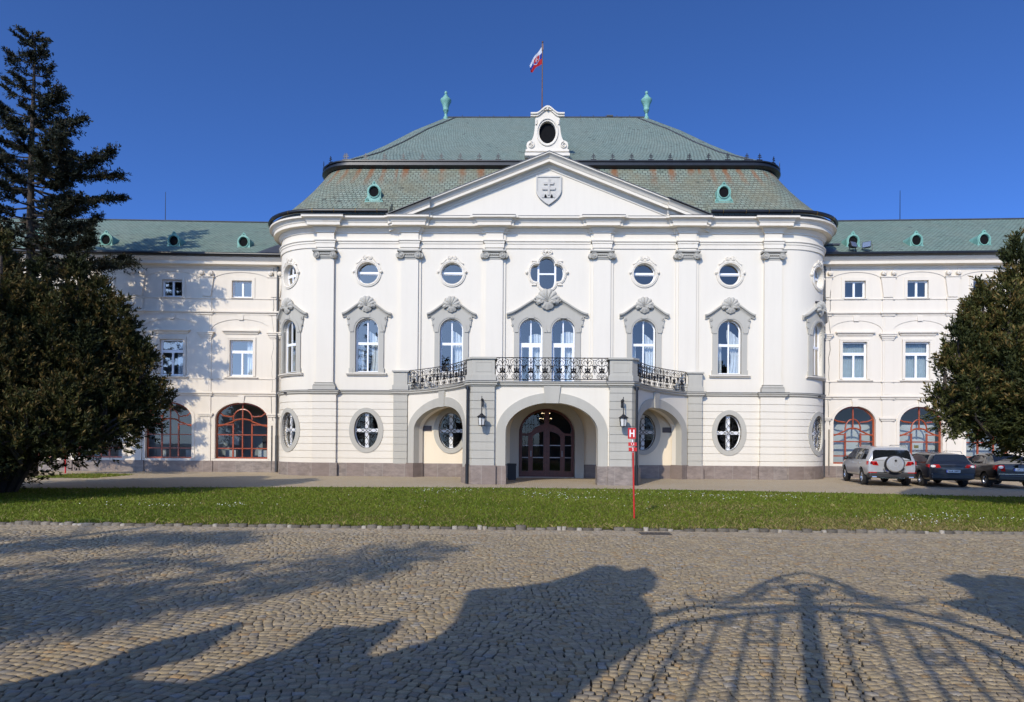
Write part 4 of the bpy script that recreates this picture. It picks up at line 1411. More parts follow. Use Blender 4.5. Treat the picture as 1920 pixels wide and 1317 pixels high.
for root, x in ((wl, -.50), (wr, .26)):
    mb = MB(); mb.tube([(x, -.12, 11.9), (x, -.12, 2.0)], .065, 8); mb.tube([(x, -.12, 2.05), (x, -.12, .05)], .085, 8)
    for z in (3, 5.2, 7.4, 9.6, 11.2): mb.box(x - .09, x + .09, -.15, .02, z, z + .05)
    mb.build('downpipe', M['flash'], root, .8)
    mb = MB()
    random.seed(5)
    xx = x - .28 if root is wl else x + .30
    pts = [(xx + random.uniform(-.06, .06), -.06, 11.4 - .45 * i) for i in range(20)]
    mb.tube(pts, .012, 4); mb.tube([(xx, -.08, 2.6), (xx, -.08, .1)], .03, 6)
    mb.build('lightning_cable', M['flash'], root)
# roof valleys against the main block, roof hatch, entrance plate
mb = MB()
mb.add([(-.35, -.64, 12.0), (.85, -.64, 12.0), (-.35, 2.2, 13.7)], [(0, 1, 2)])
mb.box(-.2, .0, -.6, 0, 11.9, 12.1)
a = mb.build('roof_valley', M['flash'], wr)
a.location = (0, -.02, .06)
mb = MB()
mb.add([(.2, -.64, 12.0), (-1.5, -.64, 12.0), (.2, 3.0, 14.2)], [(0, 1, 2)])
a = mb.build('roof_valley', M['flash'], wl); a.location = (0, -.02, .06)
mb = MB(); mb.box(.55, 1.35, .5, 1.2, 12.78, 12.86); mb.box(.6, 1.3, .6, 1.3, 12.4, 12.8); mb.build('roof_hatch', M['flash'], wr)
mb = MB(); mb.box(5.12, 5.34, .10, .13, 1.62, 1.78); mb.build('entrance_plate', M['brass'], wr)
# ================================================================== GROUND
def structure(o):
    o['kind'] = 'structure'; return o
def stuff(o, label, cat):
    o['kind'] = 'stuff'; o['label'] = label; o['category'] = cat; return o
KY = lambda x: 13.12 + .0016 * (x - .5) ** 2 * .3                   # near edge of the lawn (kerb line)
LFAR = lambda x: 24.75 - .0085 * x * x if abs(x) < 16 else 22.57     # far edge of the lawn
# --- forecourt setts (fine, far)
def sett_mat(name, cell, cols, grout, rand_rot=0):
    m = bpy.data.materials.new(name); m.use_nodes = True; nt = m.node_tree; b = nt.nodes['Principled BSDF']
    tc = N(nt, 'ShaderNodeTexCoord')
    vo = N(nt, 'ShaderNodeTexVoronoi', feature='F1', distance='CHEBYCHEV'); vo.inputs['Scale'].default_value = 1 / cell; vo.inputs['Randomness'].default_value = .35
    nt.links.new(tc.outputs['Object'], vo.inputs['Vector'])
    ed = N(nt, 'ShaderNodeTexVoronoi', feature='DISTANCE_TO_EDGE'); ed.inputs['Scale'].default_value = 1 / cell; ed.inputs['Randomness'].default_value = .35
    nt.links.new(tc.outputs['Object'], ed.inputs['Vector'])
    sp = N(nt, 'ShaderNodeSeparateColor'); nt.links.new(vo.outputs['Color'], sp.inputs[0])
    c = mixc(nt, sp.outputs[0], cols[0], cols[1]); c = mixc(nt, ramp(nt, sp.outputs[1], .6, 1), c, cols[2])
    c = mixc(nt, ramp(nt, noise(nt, tc.outputs['Object'], .35, 7), .35, .7, 0, .35), c, cols[3])
    c = mixc(nt, ramp(nt, ed.outputs['Distance'], .0, .1, .85, 0), c, grout)
    nt.links.new(c, b.inputs['Base Color']); b.inputs['Roughness'].default_value = .85; b.inputs['Specular IOR Level'].default_value = .2
    bp = N(nt, 'ShaderNodeBump'); bp.inputs['Strength'].default_value = .7; bp.inputs['Distance'].default_value = .012
    h = math_n(nt, 'ADD', ramp(nt, ed.outputs['Distance'], 0, .2), math_n(nt, 'MULTIPLY', sp.outputs[2], .6))
    nt.links.new(h, bp.inputs['Height']); nt.links.new(bp.outputs[0], b.inputs['Normal'])
    return m
M['setts_far'] = sett_mat('forecourt_setts', .085, ((.46, .37, .25), (.40, .325, .225), (.41, .36, .285), (.32, .255, .17)), (.19, .155, .11))
mb = MB(); mb.add([(-300, -200, -.04), (300, -200, -.04), (300, 400, -.04), (-300, 400, -.04)], [(0, 1, 2, 3)])
structure(mb.build('ground', mat('park_ground', (.09, .10, .05), .95, noise=(.05, .4, .9, .3))))
mb = MB(); mb.add([(-60, 12.4, 0), (60, 12.4, 0), (60, 60, 0), (-60, 60, 0)], [(0, 1, 2, 3)])
structure(mb.build('forecourt', M['setts_far']))
mb = MB(); mb.add([(-60, -30, -.022), (60, -30, -.022), (60, 13.6, -.022), (-60, 13.6, -.022)], [(0, 1, 2, 3)])
structure(mb.build('sand_bed', mat('joint_sand', (.022, .018, .014), .95, noise=(3, .4, 40, .3))))

# --- cobbled court in front: every sett a worked block
def cobbles():
    V = []; F = []; T = []
    rr = np.random.default_rng(21)
    Ys = -3.0
    rows = []
    pit = .073
    nrow = int((13.0 + 4.0) / pit)
    cols_ = np.array([[.315, .252, .155], [.285, .23, .15], [.27, .225, .16], [.272, .245, .20], [.33, .27, .178], [.31, .215, .112]])
    prob = np.array([.30, .26, .20, .07, .12, .05])
    def wav(x, y):
        ph = .9 * math.sin(y * .55)
        a = (x + ph) / 1.55
        return .20 * (abs(math.sin(PI * a)) ** .85) + .03 * math.sin(x * .9 + y)
    # fading width of the built area: what the court could plausibly show
    for r in range(nrow):
        yb = -3.4 + r * pit
        half = min(26, 7.5 + max(0, yb) * 1.12)
        x = -half + rr.uniform(0, .1)
        while x < half:
            w = rr.normal(.086, .013); w = min(.125, max(.056, w))
            xc = x + w / 2
            y = yb + wav(xc, yb)
            if -3 < y < KY(xc) - .10:
                slope = (wav(xc + .05, yb) - wav(xc - .05, yb)) / .1
                a = math.atan(slope) * .9 + rr.normal(0, .07)
                hx = w / 2 - rr.uniform(.0015, .0075); hy = pit / 2 * math.cos(a) ** .3 - rr.uniform(.0005, .0042)
                z = rr.normal(0, .0022); tx, ty = rr.normal(0, .012, 2)
                ca, sa = math.cos(a), math.sin(a)
                b = len(V)
                cr = rr.uniform(.93, .97)
                J = rr.normal(0, .0048, (4, 2)); sk = rr.normal(0, .12)
                for (sc, zz) in ((1.0, -.022), (1.0, -.003), (cr, .0)):
                    for q_, (sx_, sy_) in enumerate(((-1, -1), (1, -1), (1, 1), (-1, 1))):
                        px, py = sx_ * hx * sc + J[q_, 0], sy_ * hy * sc + J[q_, 1]
                        px += sk * py
                        X = xc + px * ca - py * sa; Y = y + px * sa + py * ca
                        V.append((X, Y, zz + z + (px * tx + py * ty if zz > -.02 else 0)))
                for k in range(4):
                    k2 = (k + 1) % 4
                    F.append((b + k, b + k2, b + 4 + k2, b + 4 + k)); F.append((b + 4 + k, b + 4 + k2, b + 8 + k2, b + 8 + k))
                F.append((b + 8, b + 9, b + 10, b + 11))
                c = cols_[rr.choice(6, p=prob / prob.sum())] * rr.uniform(.84, 1.13)
                T.extend([c] * 9)
            x += w
    return np.array(V), np.array(F), np.array(T)
V, F, T = cobbles()
print('cobble faces', len(F))
M['sett'] = attr_mat('granite_sett', .72, fine=(70, .30), spec=.35, bumps=(90, .35))
structure(np_mesh('cobbled_court', V, F, M['sett'], T))

# --- kerb of the lawn
V = []; F = []; T = []
rr = np.random.default_rng(5)
x = -26.0
while x < 26:
    w = rr.uniform(.17, .24) if rr.random() < .75 else rr.uniform(.08, .12)
    y = KY(x + w / 2) + rr.normal(0, .008); h = .055 + rr.normal(0, .012)
    c = np.array([.15, .132, .105]) * rr.uniform(.6, 1.3)
    if w < .13: c = np.array([.33, .30, .25]) * rr.uniform(.8, 1.1)
    b = len(V); g = .008; dy = .055
    for sc, z in ((1, -.05), (1, h - .018), (.8, h)):
        for sx_, sy_ in ((-1, -1), (1, -1), (1, 1), (-1, 1)):
            V.append((x + w / 2 + sx_ * (w / 2 - g) * (sc if sc == 1 else .9) + rr.normal(0, .004), y + sy_ * dy * sc + rr.normal(0, .004), z + rr.normal(0, .003)))
    for k in range(4):
        k2 = (k + 1) % 4
        F += [(b + k, b + k2, b + 4 + k2, b + 4 + k), (b + 4 + k, b + 4 + k2, b + 8 + k2, b + 8 + k)]
    F.append((b + 8, b + 9, b + 10, b + 11)); T += [c] * 9
    x += w
structure(np_mesh('kerb', np.array(V), np.array(F), attr_mat('kerb_stone', .8, fine=(30, .3), bumps=(40, .4)), np.array(T)))

# --- lawn
m = bpy.data.materials.new('turf_soil'); m.use_nodes = True; nt = m.node_tree; b = nt.nodes['Principled BSDF']
tc = N(nt, 'ShaderNodeTexCoord')
c = mixc(nt, ramp(nt, noise(nt, tc.outputs['Object'], .6, 6), .38, .64), (.085, .115, .014), (.125, .115, .03))
c = mixc(nt, 1.0, c, ramp(nt, noise(nt, tc.outputs['Object'], 40, 4), .3, .7, .7, 1.25), 'MULTIPLY')
nt.links.new(c, b.inputs['Base Color']); b.inputs['Roughness'].default_value = .95; b.inputs['Specular IOR Level'].default_value = .1
bp = N(nt, 'ShaderNodeBump'); bp.inputs['Strength'].default_value = 1; bp.inputs['Distance'].default_value = .03
nt.links.new(noise(nt, tc.outputs['Object'], 30, 5), bp.inputs['Height']); nt.links.new(bp.outputs[0], b.inputs['Normal'])
rows = []
xs = np.linspace(-30, 30, 61)
def lawn_z(x, t): return .035 + .03 * math.sin(PI * t)
mb = MB()
mb.grid([[(x, KY(x) + .05 + (LFAR(x) - KY(x) - .05) * t, lawn_z(x, t) if 0 < t < 1 else .02) for x in xs] for t in np.linspace(0, 1, 14)])
structure(mb.build('lawn', m, None, 1.0))
def grass(n, seed):
    rr = np.random.default_rng(seed)
    # denser near the viewer
    x = rr.uniform(-21, 24, n); t = rr.beta(1.0, 1.7, n)
    kx = np.array([KY(a) for a in x]); lx = np.array([LFAR(a) for a in x])
    y = kx + .0 + (lx - kx) * t
    z = .035 + .03 * np.sin(PI * t) - .004
    h = rr.gamma(6, .0062, n) * (1 + .8 * (t < .012)); w = rr.uniform(.004, .008, n) * (1 + t * 1.2)
    a = rr.uniform(0, 2 * PI, n); lean = rr.normal(0, .55, (n, 2))
    dx, dy = np.cos(a) * w, np.sin(a) * w
    base = np.stack([x, y, z], 1)
    V = np.empty((n, 4, 3))
    V[:, 0] = base - np.stack([dx, dy, 0 * dx], 1); V[:, 1] = base + np.stack([dx, dy, 0 * dx], 1)
    mid = base + np.stack([lean[:, 0] * h * .35, lean[:, 1] * h * .35, h * .6], 1)
    V[:, 2] = base + np.stack([lean[:, 0] * h, lean[:, 1] * h, h], 1)
    V[:, 3] = mid - np.stack([dx, dy, 0 * dx], 1) * .8
    F = np.arange(n * 4).reshape(n, 4)
    # patchiness: straw-coloured area front right, lush elsewhere
    p = .5 + .25 * np.sin(x * .9 + 1.3 * np.sin(y * .7)) + .25 * np.sin(y * 1.7 + x * .35)
    dry = np.exp(-((x - 7.5) / 3.2) ** 2 - ((y - 14.6) / .9) ** 2) + np.exp(-((x - 9) / 6) ** 2 - ((y - 13.4) / .5) ** 2) + .5 * np.exp(-((x - 5.5) / 2.5) ** 2 - ((y - 17.5) / 1.2) ** 2) + .35 * np.exp(-((x + 3) / 3.5) ** 2 - ((y - 14.2) / .6) ** 2) + .35 * np.exp(-((t - .0) / .02) ** 2)
    g = np.array([.125, .185, .014]); l = np.array([.195, .24, .026]); s = np.array([.36, .295, .115])
    k = rr.random(n)
    col = g + (l - g) * (p * .6 + .4 * k)[:, None]
    isdry = (rr.random(n) < np.clip(dry * .75 + .10, 0, .85))
    col[isdry] = s * rr.uniform(.6, 1.1, (isdry.sum(), 1))
    col *= rr.uniform(.75, 1.2, (n, 1))
    return V.reshape(-1, 3), F, col
V, F, T = grass(330000, 3)
stuff(np_mesh('grass', V, F, attr_mat('grass_blade', .6, spec=.25, transl=.35), T), 'short green lawn grass with a drier straw patch near the kerb', 'grass')
# daisies in drifts
rr = np.random.default_rng(9)
V = []; F = []
drifts = [(6.2, 20.5, 1.6, 1.2, 40), (8.6, 21.2, 1.2, .9, 40), (.9, 21.0, .8, .7, 35), (1.8, 19.7, .9, .6, 30), (-3.0, 22.3, 1.5, .8, 40), (9.0, 14.9, .8, .5, 28), (9.9, 15.9, 1.2, .5, 30), (-7.5, 16.8, .8, .4, 18), (4.5, 21.8, 3, 1.0, 25), (-9.5, 16.5, 1.4, .4, 20), (11.5, 15.4, .8, .4, 14), (0, 18.5, 8, 3, 30), (2.5, 23, 3, .8, 12)]
for cx, cy, sx_, sy_, n in drifts:
    for k in range(n):
        x, y = rr.normal(cx, sx_ * .6), rr.normal(cy, sy_ * .6)
        if not (KY(x) + .2 < y < LFAR(x) - .2): continue
        r = rr.uniform(.008, .015); z = .035 + .03 * math.sin(PI * (y - KY(x)) / (LFAR(x) - KY(x))) + rr.uniform(.03, .055)
        b = len(V); ti = rr.uniform(.2, .75)
        V += [(x + r * math.cos(q), y + r * math.sin(q) * math.cos(ti), z + r * math.sin(q) * math.sin(ti)) for q in np.linspace(0, 2 * PI, 7)[:6]]
        F.append((b, b + 1, b + 2, b + 3)); F.append((b, b + 3, b + 4, b + 5))
stuff(np_mesh('daisies', np.array(V), np.array(F), mat('daisy_petal', (.75, .75, .70), .7)), 'small white daisies scattered in drifts over the lawn', 'flowers')
# little grass bed beyond the left yew
V, F, T = grass(4000, 8)
rr = np.random.default_rng(2); n = len(F)
c = np.repeat(np.stack([-20.9 + 1.6 * np.sqrt(rr.random(n)) * np.cos(2 * PI * rr.random(n)), 30.2 + 1.5 * (rr.random(n) - .5) * 2, 0 * rr.random(n)], 1), 4, 0)
base = np.repeat(V.reshape(n, 4, 3)[:, :1].copy(), 4, 1).reshape(-1, 3)
V = (V - base) * 1.6 + c
stuff(np_mesh('grass_bed', V, F, bpy.data.materials['grass_blade'], T), 'small patch of grass beside the path left of the dark yew', 'grass')
# ================================================================== TREES
def sprays(P, D, n_leaf, L, W, seed, tint_fn, curl=.5, droop=0.0):
    """P twig bases, D unit twig directions: needles set along each twig; returns V,F,T"""
    rr = np.random.default_rng(seed)
    n = len(P); k = n_leaf
    s = rr.uniform(.05, 1.0, (n, k))
    tl = L * rr.uniform(.6, 1.25, (n, 1))
    base = P[:, None, :] + D[:, None, :] * (s * tl)[..., None]
    base[..., 2] -= droop * (s * tl) ** 2 / L
    r = rr.normal(0, 1, (n, k, 3))
    r -= (r * D[:, None, :]).sum(-1, keepdims=True) * D[:, None, :]
    r /= np.linalg.norm(r, axis=-1, keepdims=True) + 1e-9
    d = r * curl + D[:, None, :] * (1 - curl * .5)
    d /= np.linalg.norm(d, axis=-1, keepdims=True)
    ll = (L * .34) * rr.uniform(.6, 1.3, (n, k))[..., None]
    side = np.cross(d, rr.normal(0, 1, (n, k, 3))); side /= np.linalg.norm(side, axis=-1, keepdims=True) + 1e-9
    w = W * rr.uniform(.7, 1.3, (n, k))[..., None]
    V = np.stack([base, base + d * ll * .5 + side * w, base + d * ll, base + d * ll * .45 - side * w], 2).reshape(-1, 3)
    F = np.arange(n * k * 4).reshape(-1, 4)
    T = tint_fn(rr, P, s)
    return V, F, T.reshape(-1, 3)

def flame(h):
    """radius profile of an upright yew crown, h 0..1"""
    h = np.clip(h, 0, 1)
    return np.where(h < .28, .62 + .38 * np.sin(h / .28 * PI / 2), np.clip(1 - ((h - .28) / .72) ** 1.2, 0, 1) ** .88)

def yew(name, label, root_xy, blobs, n_tot, seed, skirt=.5, dx=0, dz=0, bright=1.0):
    blobs = [(a + dx, b, c, d, e + dz) for a, b, c, d, e in blobs]; root_xy = (root_xy[0] + dx, root_xy[1])
    t = thing(name, label, 'tree', (root_xy[0], root_xy[1], 0), 0, None)
    rr = np.random.default_rng(seed)
    area = np.array([b[2] * (b[4] - b[3]) for b in blobs]); area /= area.sum()
    PP = []; DD = []; TT = []
    for bi, (bx, by, br, z0, z1) in enumerate(blobs):
        n = int(n_tot * area[bi])
        h = rr.beta(1.1, 1.25, n); a = rr.uniform(0, 2 * PI, n)
        lob = 1 + .13 * np.sin(a * 3 + bi * 2.1 + h * 5) + .10 * np.sin(a * 7 + h * 9 + bi) + .07 * np.sin(a * 13 - h * 17)
        q = 1 - rr.random(n) ** 1.5 * .75
        R = br * flame(h) * lob * q
        z = z0 + (z1 - z0) * h + rr.normal(0, .06, n)
        low = np.clip((.25 - h) / .25, 0, 1)
        z -= low * rr.uniform(-.1, skirt, n)
        P = np.stack([bx + R * np.cos(a), by + R * np.sin(a), z], 1)
        up = 1.15 + .6 * h - 1.7 * low
        D = np.stack([np.cos(a), np.sin(a), up], 1) + rr.normal(0, .38, (n, 3))
        D /= np.linalg.norm(D, axis=1, keepdims=True)
        PP.append(P); DD.append(D); TT.append(np.stack([q, h], 1))
    P = np.concatenate(PP); D = np.concatenate(DD); Q = np.concatenate(TT)
    keep = P[:, 2] > .25
    # knock irregular hollows through the crown
    gap = np.sin(P[:, 0] * 2.1 + 1.7 * np.sin(P[:, 2] * 1.6)) + np.sin(P[:, 1] * 2.3 + P[:, 2] * 1.9) + .7 * np.sin(P[:, 2] * 3.7 + P[:, 0] * 1.3)
    keep &= (gap > -1.5) | (rr.random(len(P)) < .15)
    P, D, Q = P[keep], D[keep], Q[keep]
    clump = np.sin(P[:, 0] * 3.1 + P[:, 2] * 2.3) * np.sin(P[:, 1] * 2.7 - P[:, 2] * 1.9 + P[:, 0])
    g1, g2, br_ = np.array([.022, .028, .008]) * bright, np.array([.060, .060, .015]) * bright, np.array([.102, .070, .020]) * bright
    def tint(r2, Pn, s):
        c = g1 + (g2 - g1) * np.clip(.5 + .5 * clump + r2.normal(0, .2, len(Pn)), 0, 1)[:, None]
        c = np.repeat(c[:, None, :], s.shape[1], 1)
        m = (r2.random(s.shape) < .55) & (s > .35) & ((Q[:, 0] > .70) & (Q[:, 1] > .12) & (clump > -.45))[:, None]
        c[m] = br_ * r2.uniform(.6, 1.35, (m.sum(), 1))
        return c * r2.uniform(.75, 1.25, s.shape)[..., None]
    off = np.array([root_xy[0], root_xy[1], 0])
    V, F, T = sprays(P - off, D, 20, .37, .0195, seed + 1, tint, .55, .12)
    np_mesh('crown', V, F, M['yewleaf'], T, t)
    mb = MB()
    r3 = random.Random(seed)
    for bx, by, br, z0, z1 in blobs:
        x, y = bx - root_xy[0], by - root_xy[1]
        mb.tube([(x * .12, y * .12, -.1), (x * .3, y * .3, .7 + z0 * .3), (x * .75, y * .75, z0 + .4), (x, y, z0 + (z1 - z0) * .55), (x, y, z1 * .93)], .17, 6, r2=.03)
        for k in range(7):
            a = r3.uniform(0, 6.28); h = r3.uniform(.05, .6); zz = z0 + (z1 - z0) * h
            mb.tube([(x * .9, y * .9, zz - .5), (x + br * .4 * math.cos(a), y + br * .4 * math.sin(a), zz), (x + br * .8 * math.cos(a), y + br * .8 * math.sin(a), zz + .15)], .05, 5, r2=.012)
    mb.lathe([(.62, -.1), (.48, .3), (.40, .9), (.30, 1.8)], (0, 0, 0), 12)
    mb.build('trunk', M['bark'], t, .9)
    return t
M['yewleaf'] = attr_mat('yew_needles', .62, spec=.22, transl=.12)
M['firleaf'] = attr_mat('fir_needles', .6, spec=.2, transl=.08)
M['bark'] = mat('bark', (.055, .042, .032), .95, noise=(6, .4), bump=(12, .8))

yew('yew_tree', 'broad dark yew tree on the left edge of the lawn, browned tips', (-16.2, 20.2), [
    (-16.3, 20.6, 3.6, 1.3, 8.1), (-14.3, 19.6, 2.1, 1.7, 6.7), (-17.6, 18.9, 2.4, 1.2, 8.0), (-15.4, 18.2, 2.0, 1.5, 6.9),
    (-13.2, 20.4, 1.7, 1.9, 6.3), (-12.6, 19.6, 1.15, 2.2, 5.0), (-12.9, 21.6, 1.5, 2.2, 6.0), (-11.95, 20.7, 1.0, 2.3, 4.7),
    (-14.0, 17.9, 1.4, 1.7, 5.4), (-18.9, 20.2, 2.6, 1.3, 7.6), (-16.2, 17.2, 1.7, 1.3, 5.6), (-17.6, 21.2, 2.4, .5, 3.0), (-16.6, 18.6, 1.5, .3, 3.0), (-16.0, 22.6, 2.4, 1.8, 6.8),
    (-13.2, 19.9, .85, 3.3, 7.75), (-12.6, 20.1, .75, 3.0, 7.15), (-12.0, 20.2, .7, 2.7, 6.55), (-11.45, 20.4, .6, 2.5, 5.4), (-13.8, 19.0, .8, 3.0, 7.4), (-14.5, 18.5, .85, 3.0, 8.1), (-15.3, 17.9, .85, 3.0, 8.3),
    (-13.1, 18.7, .65, 2.5, 6.3), (-12.4, 19.1, .6, 2.3, 5.5), (-14.2, 17.5, .7, 2.3, 6.4), (-15.6, 17.0, .8, 2.2, 7.0), (-13.6, 18.0, .6, 2.1, 5.3), (-12.2, 18.8, .5, 2.2, 4.4), (-14.9, 16.8, .7, 1.9, 5.2), (-16.6, 16.6, .8, 2.0, 7.3), (-13.7, 16.5, 1.2, .95, 3.4), (-15.4, 16.0, 1.4, .7, 3.6), (-12.7, 17.2, .9, 1.25, 3.3), (-17.2, 16.6, 1.6, .5, 3.5), (-12.2, 17.8, .9, 1.5, 3.8), (-11.7, 19.0, .8, 1.7, 3.7), (-14.6, 15.6, 1.1, .8, 4.4)], 36000, 31, .5, -.80, -.42)
yew('yew_tree', 'browned yew tree at the right edge, overhanging the last parked car', (16.4, 18.2), [
    (16.2, 18.3, 2.9, 1.55, 7.4), (14.2, 18.0, 1.25, 1.9, 6.9), (15.1, 17.3, 1.4, 1.9, 7.4), (13.3, 18.2, 1.1, 2.2, 5.7),
    (12.75, 18.5, .85, 2.45, 5.0), (13.7, 17.3, 1.2, 2.0, 5.6), (16.6, 17.0, 1.7, 1.6, 7.5), (15.2, 19.6, 1.8, 1.9, 6.6), (13.4, 19.0, 1.0, 2.3, 5.0), (14.8, 16.7, 1.2, 1.75, 4.6), (17.8, 19.4, 2.2, 1.5, 6.8),
    (13.4, 18.0, .65, 3.0, 7.95), (14.05, 17.9, .75, 3.0, 7.95), (12.57, 18.1, .5, 3.0, 6.7), (12.27, 18.2, .5, 2.8, 6.25), (11.97, 18.2, .5, 2.6, 5.7), (11.65, 18.3, .42, 2.4, 4.7), (13.0, 17.7, .55, 2.6, 6.9), (12.9, 17.3, .5, 2.5, 5.6), (13.7, 17.2, .6, 2.4, 6.6), (14.6, 17.2, .75, 2.5, 7.95), (12.2, 17.8, .42, 2.4, 4.6), (15.3, 16.8, .7, 2.4, 7.6), (13.2, 16.9, .5, 2.2, 4.8), (14.6, 15.0, 1.4, 1.1, 5.5), (15.6, 14.6, 1.8, .9, 6.5), (14.7, 16.2, 1.1, 1.3, 5.0)], 26000, 77, .35, .30, -.45, 1.35)

def fir(name, label, x, y, H, seed, longs, z_lo=4.0):
    t = thing(name, label, 'tree', (x, y, 0))
    rr = np.random.default_rng(seed); r3 = random.Random(seed)
    mb = MB(); P = []; D = []
    mb.tube([(.25 * math.sin(z * .35) * .3, 0, z) for z in np.linspace(-.1, H, 16)], .34, 8, r2=.03)
    br = []
    z = z_lo
    while z < H - .25:
        f = (H - z) / (H - z_lo)
        n = 5 if f > .25 else 4
        a0 = r3.uniform(0, 6.28)
        for k in range(n):
            L = (.35 + 3.5 * f ** .80) * r3.uniform(.68, 1.0)
            br.append((z + r3.uniform(-.2, .2), a0 + 6.28 * k / n + r3.uniform(-.35, .35), L))
        z += .56 + .34 * f
    br += longs
    for z, a, L in br:
        pts = []
        rise = .10 + .25 * (1 - L / 5)
        wob = r3.uniform(-.3, .3)
        for i in range(7):
            s = i / 6
            aa = a + wob * s * s
            pts.append(Vector((L * s * math.cos(aa), L * s * math.sin(aa), z - .28 * L * math.sin(s * 2.0) * .45 + rise * L * s ** 2.2)))
        mb.tube([tuple(p) for p in pts], .028 + .012 * L, 5, r2=.008)
        m = int(8 + L * 18)
        for q in range(m):
            s = r3.uniform(.22 if L > 1 else .05, 1.0) ** .75
            i = min(5, int(s * 6)); fr = s * 6 - i
            p = pts[i].lerp(pts[i + 1], fr); ax = (pts[i + 1] - pts[i]).normalized()
            sd = Vector((-ax.y, ax.x, 0)).normalized() * r3.choice((-1, 1))
            d = (ax * r3.uniform(.3, 1) + sd * r3.uniform(.3, 1.0) * (1.15 - s) * 1.3 + Vector((0, 0, r3.uniform(-.25, .35))))
            ln = d.length; d = d / ln
            tw = (.25 + .45 * (1 - s) * min(1, L / 2.5)) * r3.uniform(.6, 1.2)
            for w in range(2 if L > 1.2 else 1):
                pp = p + d * tw * w * .9
                P.append(tuple(pp)); D.append(tuple(d))
        for q in range(4):
            P.append(tuple(pts[-1] - (pts[-1] - pts[-2]) * .3 * q * .5)); D.append(tuple((pts[-1] - pts[-2]).normalized()))
    P = np.array(P); D = np.array(D)
    g1, g2, bn = np.array([.013, .018, .011]), np.array([.032, .038, .020]), np.array([.055, .038, .018])
    def tint(r2, Pn, s):
        c = g1 + (g2 - g1) * r2.random((len(Pn), 1))
        c = np.repeat(c[:, None, :], s.shape[1], 1)
        m = r2.random(s.shape) < .14
        c[m] = bn * r2.uniform(.7, 1.2, (m.sum(), 1))
        return c * r2.uniform(.75, 1.25, s.shape)[..., None]
    V, F, T = sprays(P, D, 17, .42, .023, seed + 1, tint, .75, .15)
    np_mesh('crown', V, F, M['firleaf'], T, t)
    mb.build('trunk', M['bark'], t, .9)
    return t
fir('fir_tree', 'tall dark fir tree with tiered branches rising behind the left yew', -23.35, 30.0, 21.0, 12,
    [(15.2, .15, 3.7), (14.5, -.1, 3.8), (14.9, -.35, 3.5), (13.6, .25, 3.5), (13.1, -.15, 3.3), (11.9, .1, 3.2), (10.9, -.2, 4.2), (10.5, .2, 4.0), (11.0, -.55, 3.9), (10.2, 0, 4.3), (13.9, -.6, 3.4), (16.6, .1, 2.3), (17.6, -.2, 1.7), (12.4, -.4, 3.2), (14.9, .5, 3.4), (15.4, -.6, 3.2)])
# ================================================================== SMALL THINGS
# flagpole and flag
fp = thing('flagpole', 'thin flagpole with white blue and red flag above the roof ridge', 'flagpole', (1.04, 38.0, 18.5))
mb = MB(); mb.tube([(0, 0, 0), (0, 0, 7.05)], .045, 6, r2=.03); mb.sphere((0, 0, 7.08), .06, 8); mb.box(-.05, .05, -.05, .05, 6.6, 6.95); mb.build('pole', mat('pole_paint', (.10, .045, .035), .5, noise=(2, .3)), fp, .8)
na, nb = 44, 56
V = []; F = []; T = []
for i in range(na + 1):
    for j in range(nb + 1):
        a, b = i / na, j / nb
        x = -.72 * a ** .9 + .05 * math.sin(6 * a + 2 * b) * a
        z = 6.80 - 1.02 * b - (1.02 * a ** 1.05) * (1 - b) - .52 * a * b
        y = .16 * math.sin(9 * a + 1.5 * b) * a + .10 * a
        V.append((x - .03, y, z))
W_, B_, R_ = (.62, .63, .66), (.012, .04, .26), (.42, .016, .02)
for i in range(na):
    for j in range(nb):
        q = i * (nb + 1) + j
        F.append((q, q + 1, q + nb + 2, q + nb + 1))
        a, b = (i + .5) / na, (j + .5) / nb
        c = W_ if b < .333 else (B_ if b < .667 else R_)
        u, v = (a - .40) / .22, (b - .22) / .60     # shield space
        if 0 < v < 1:
            half = 1.0 if v < .45 else 1 - ((v - .45) / .55) ** 1.9
            if abs(u) < half:
                c = W_
                if abs(u) < half - .14 and v < .90 and v > .05:
                    c = R_
                    if v > .68 and abs(u) < .75: c = B_
                    if abs(u) < .09 and .14 < v < .74: c = W_
                    if abs(u) < .32 and .25 < v < .33: c = W_
                    if abs(u) < .44 and .43 < v < .51: c = W_
        T.append(c)
np_mesh('flag', np.array(V), np.array(F), attr_mat('flag_cloth', .8, transl=.3), np.array(T), fp)

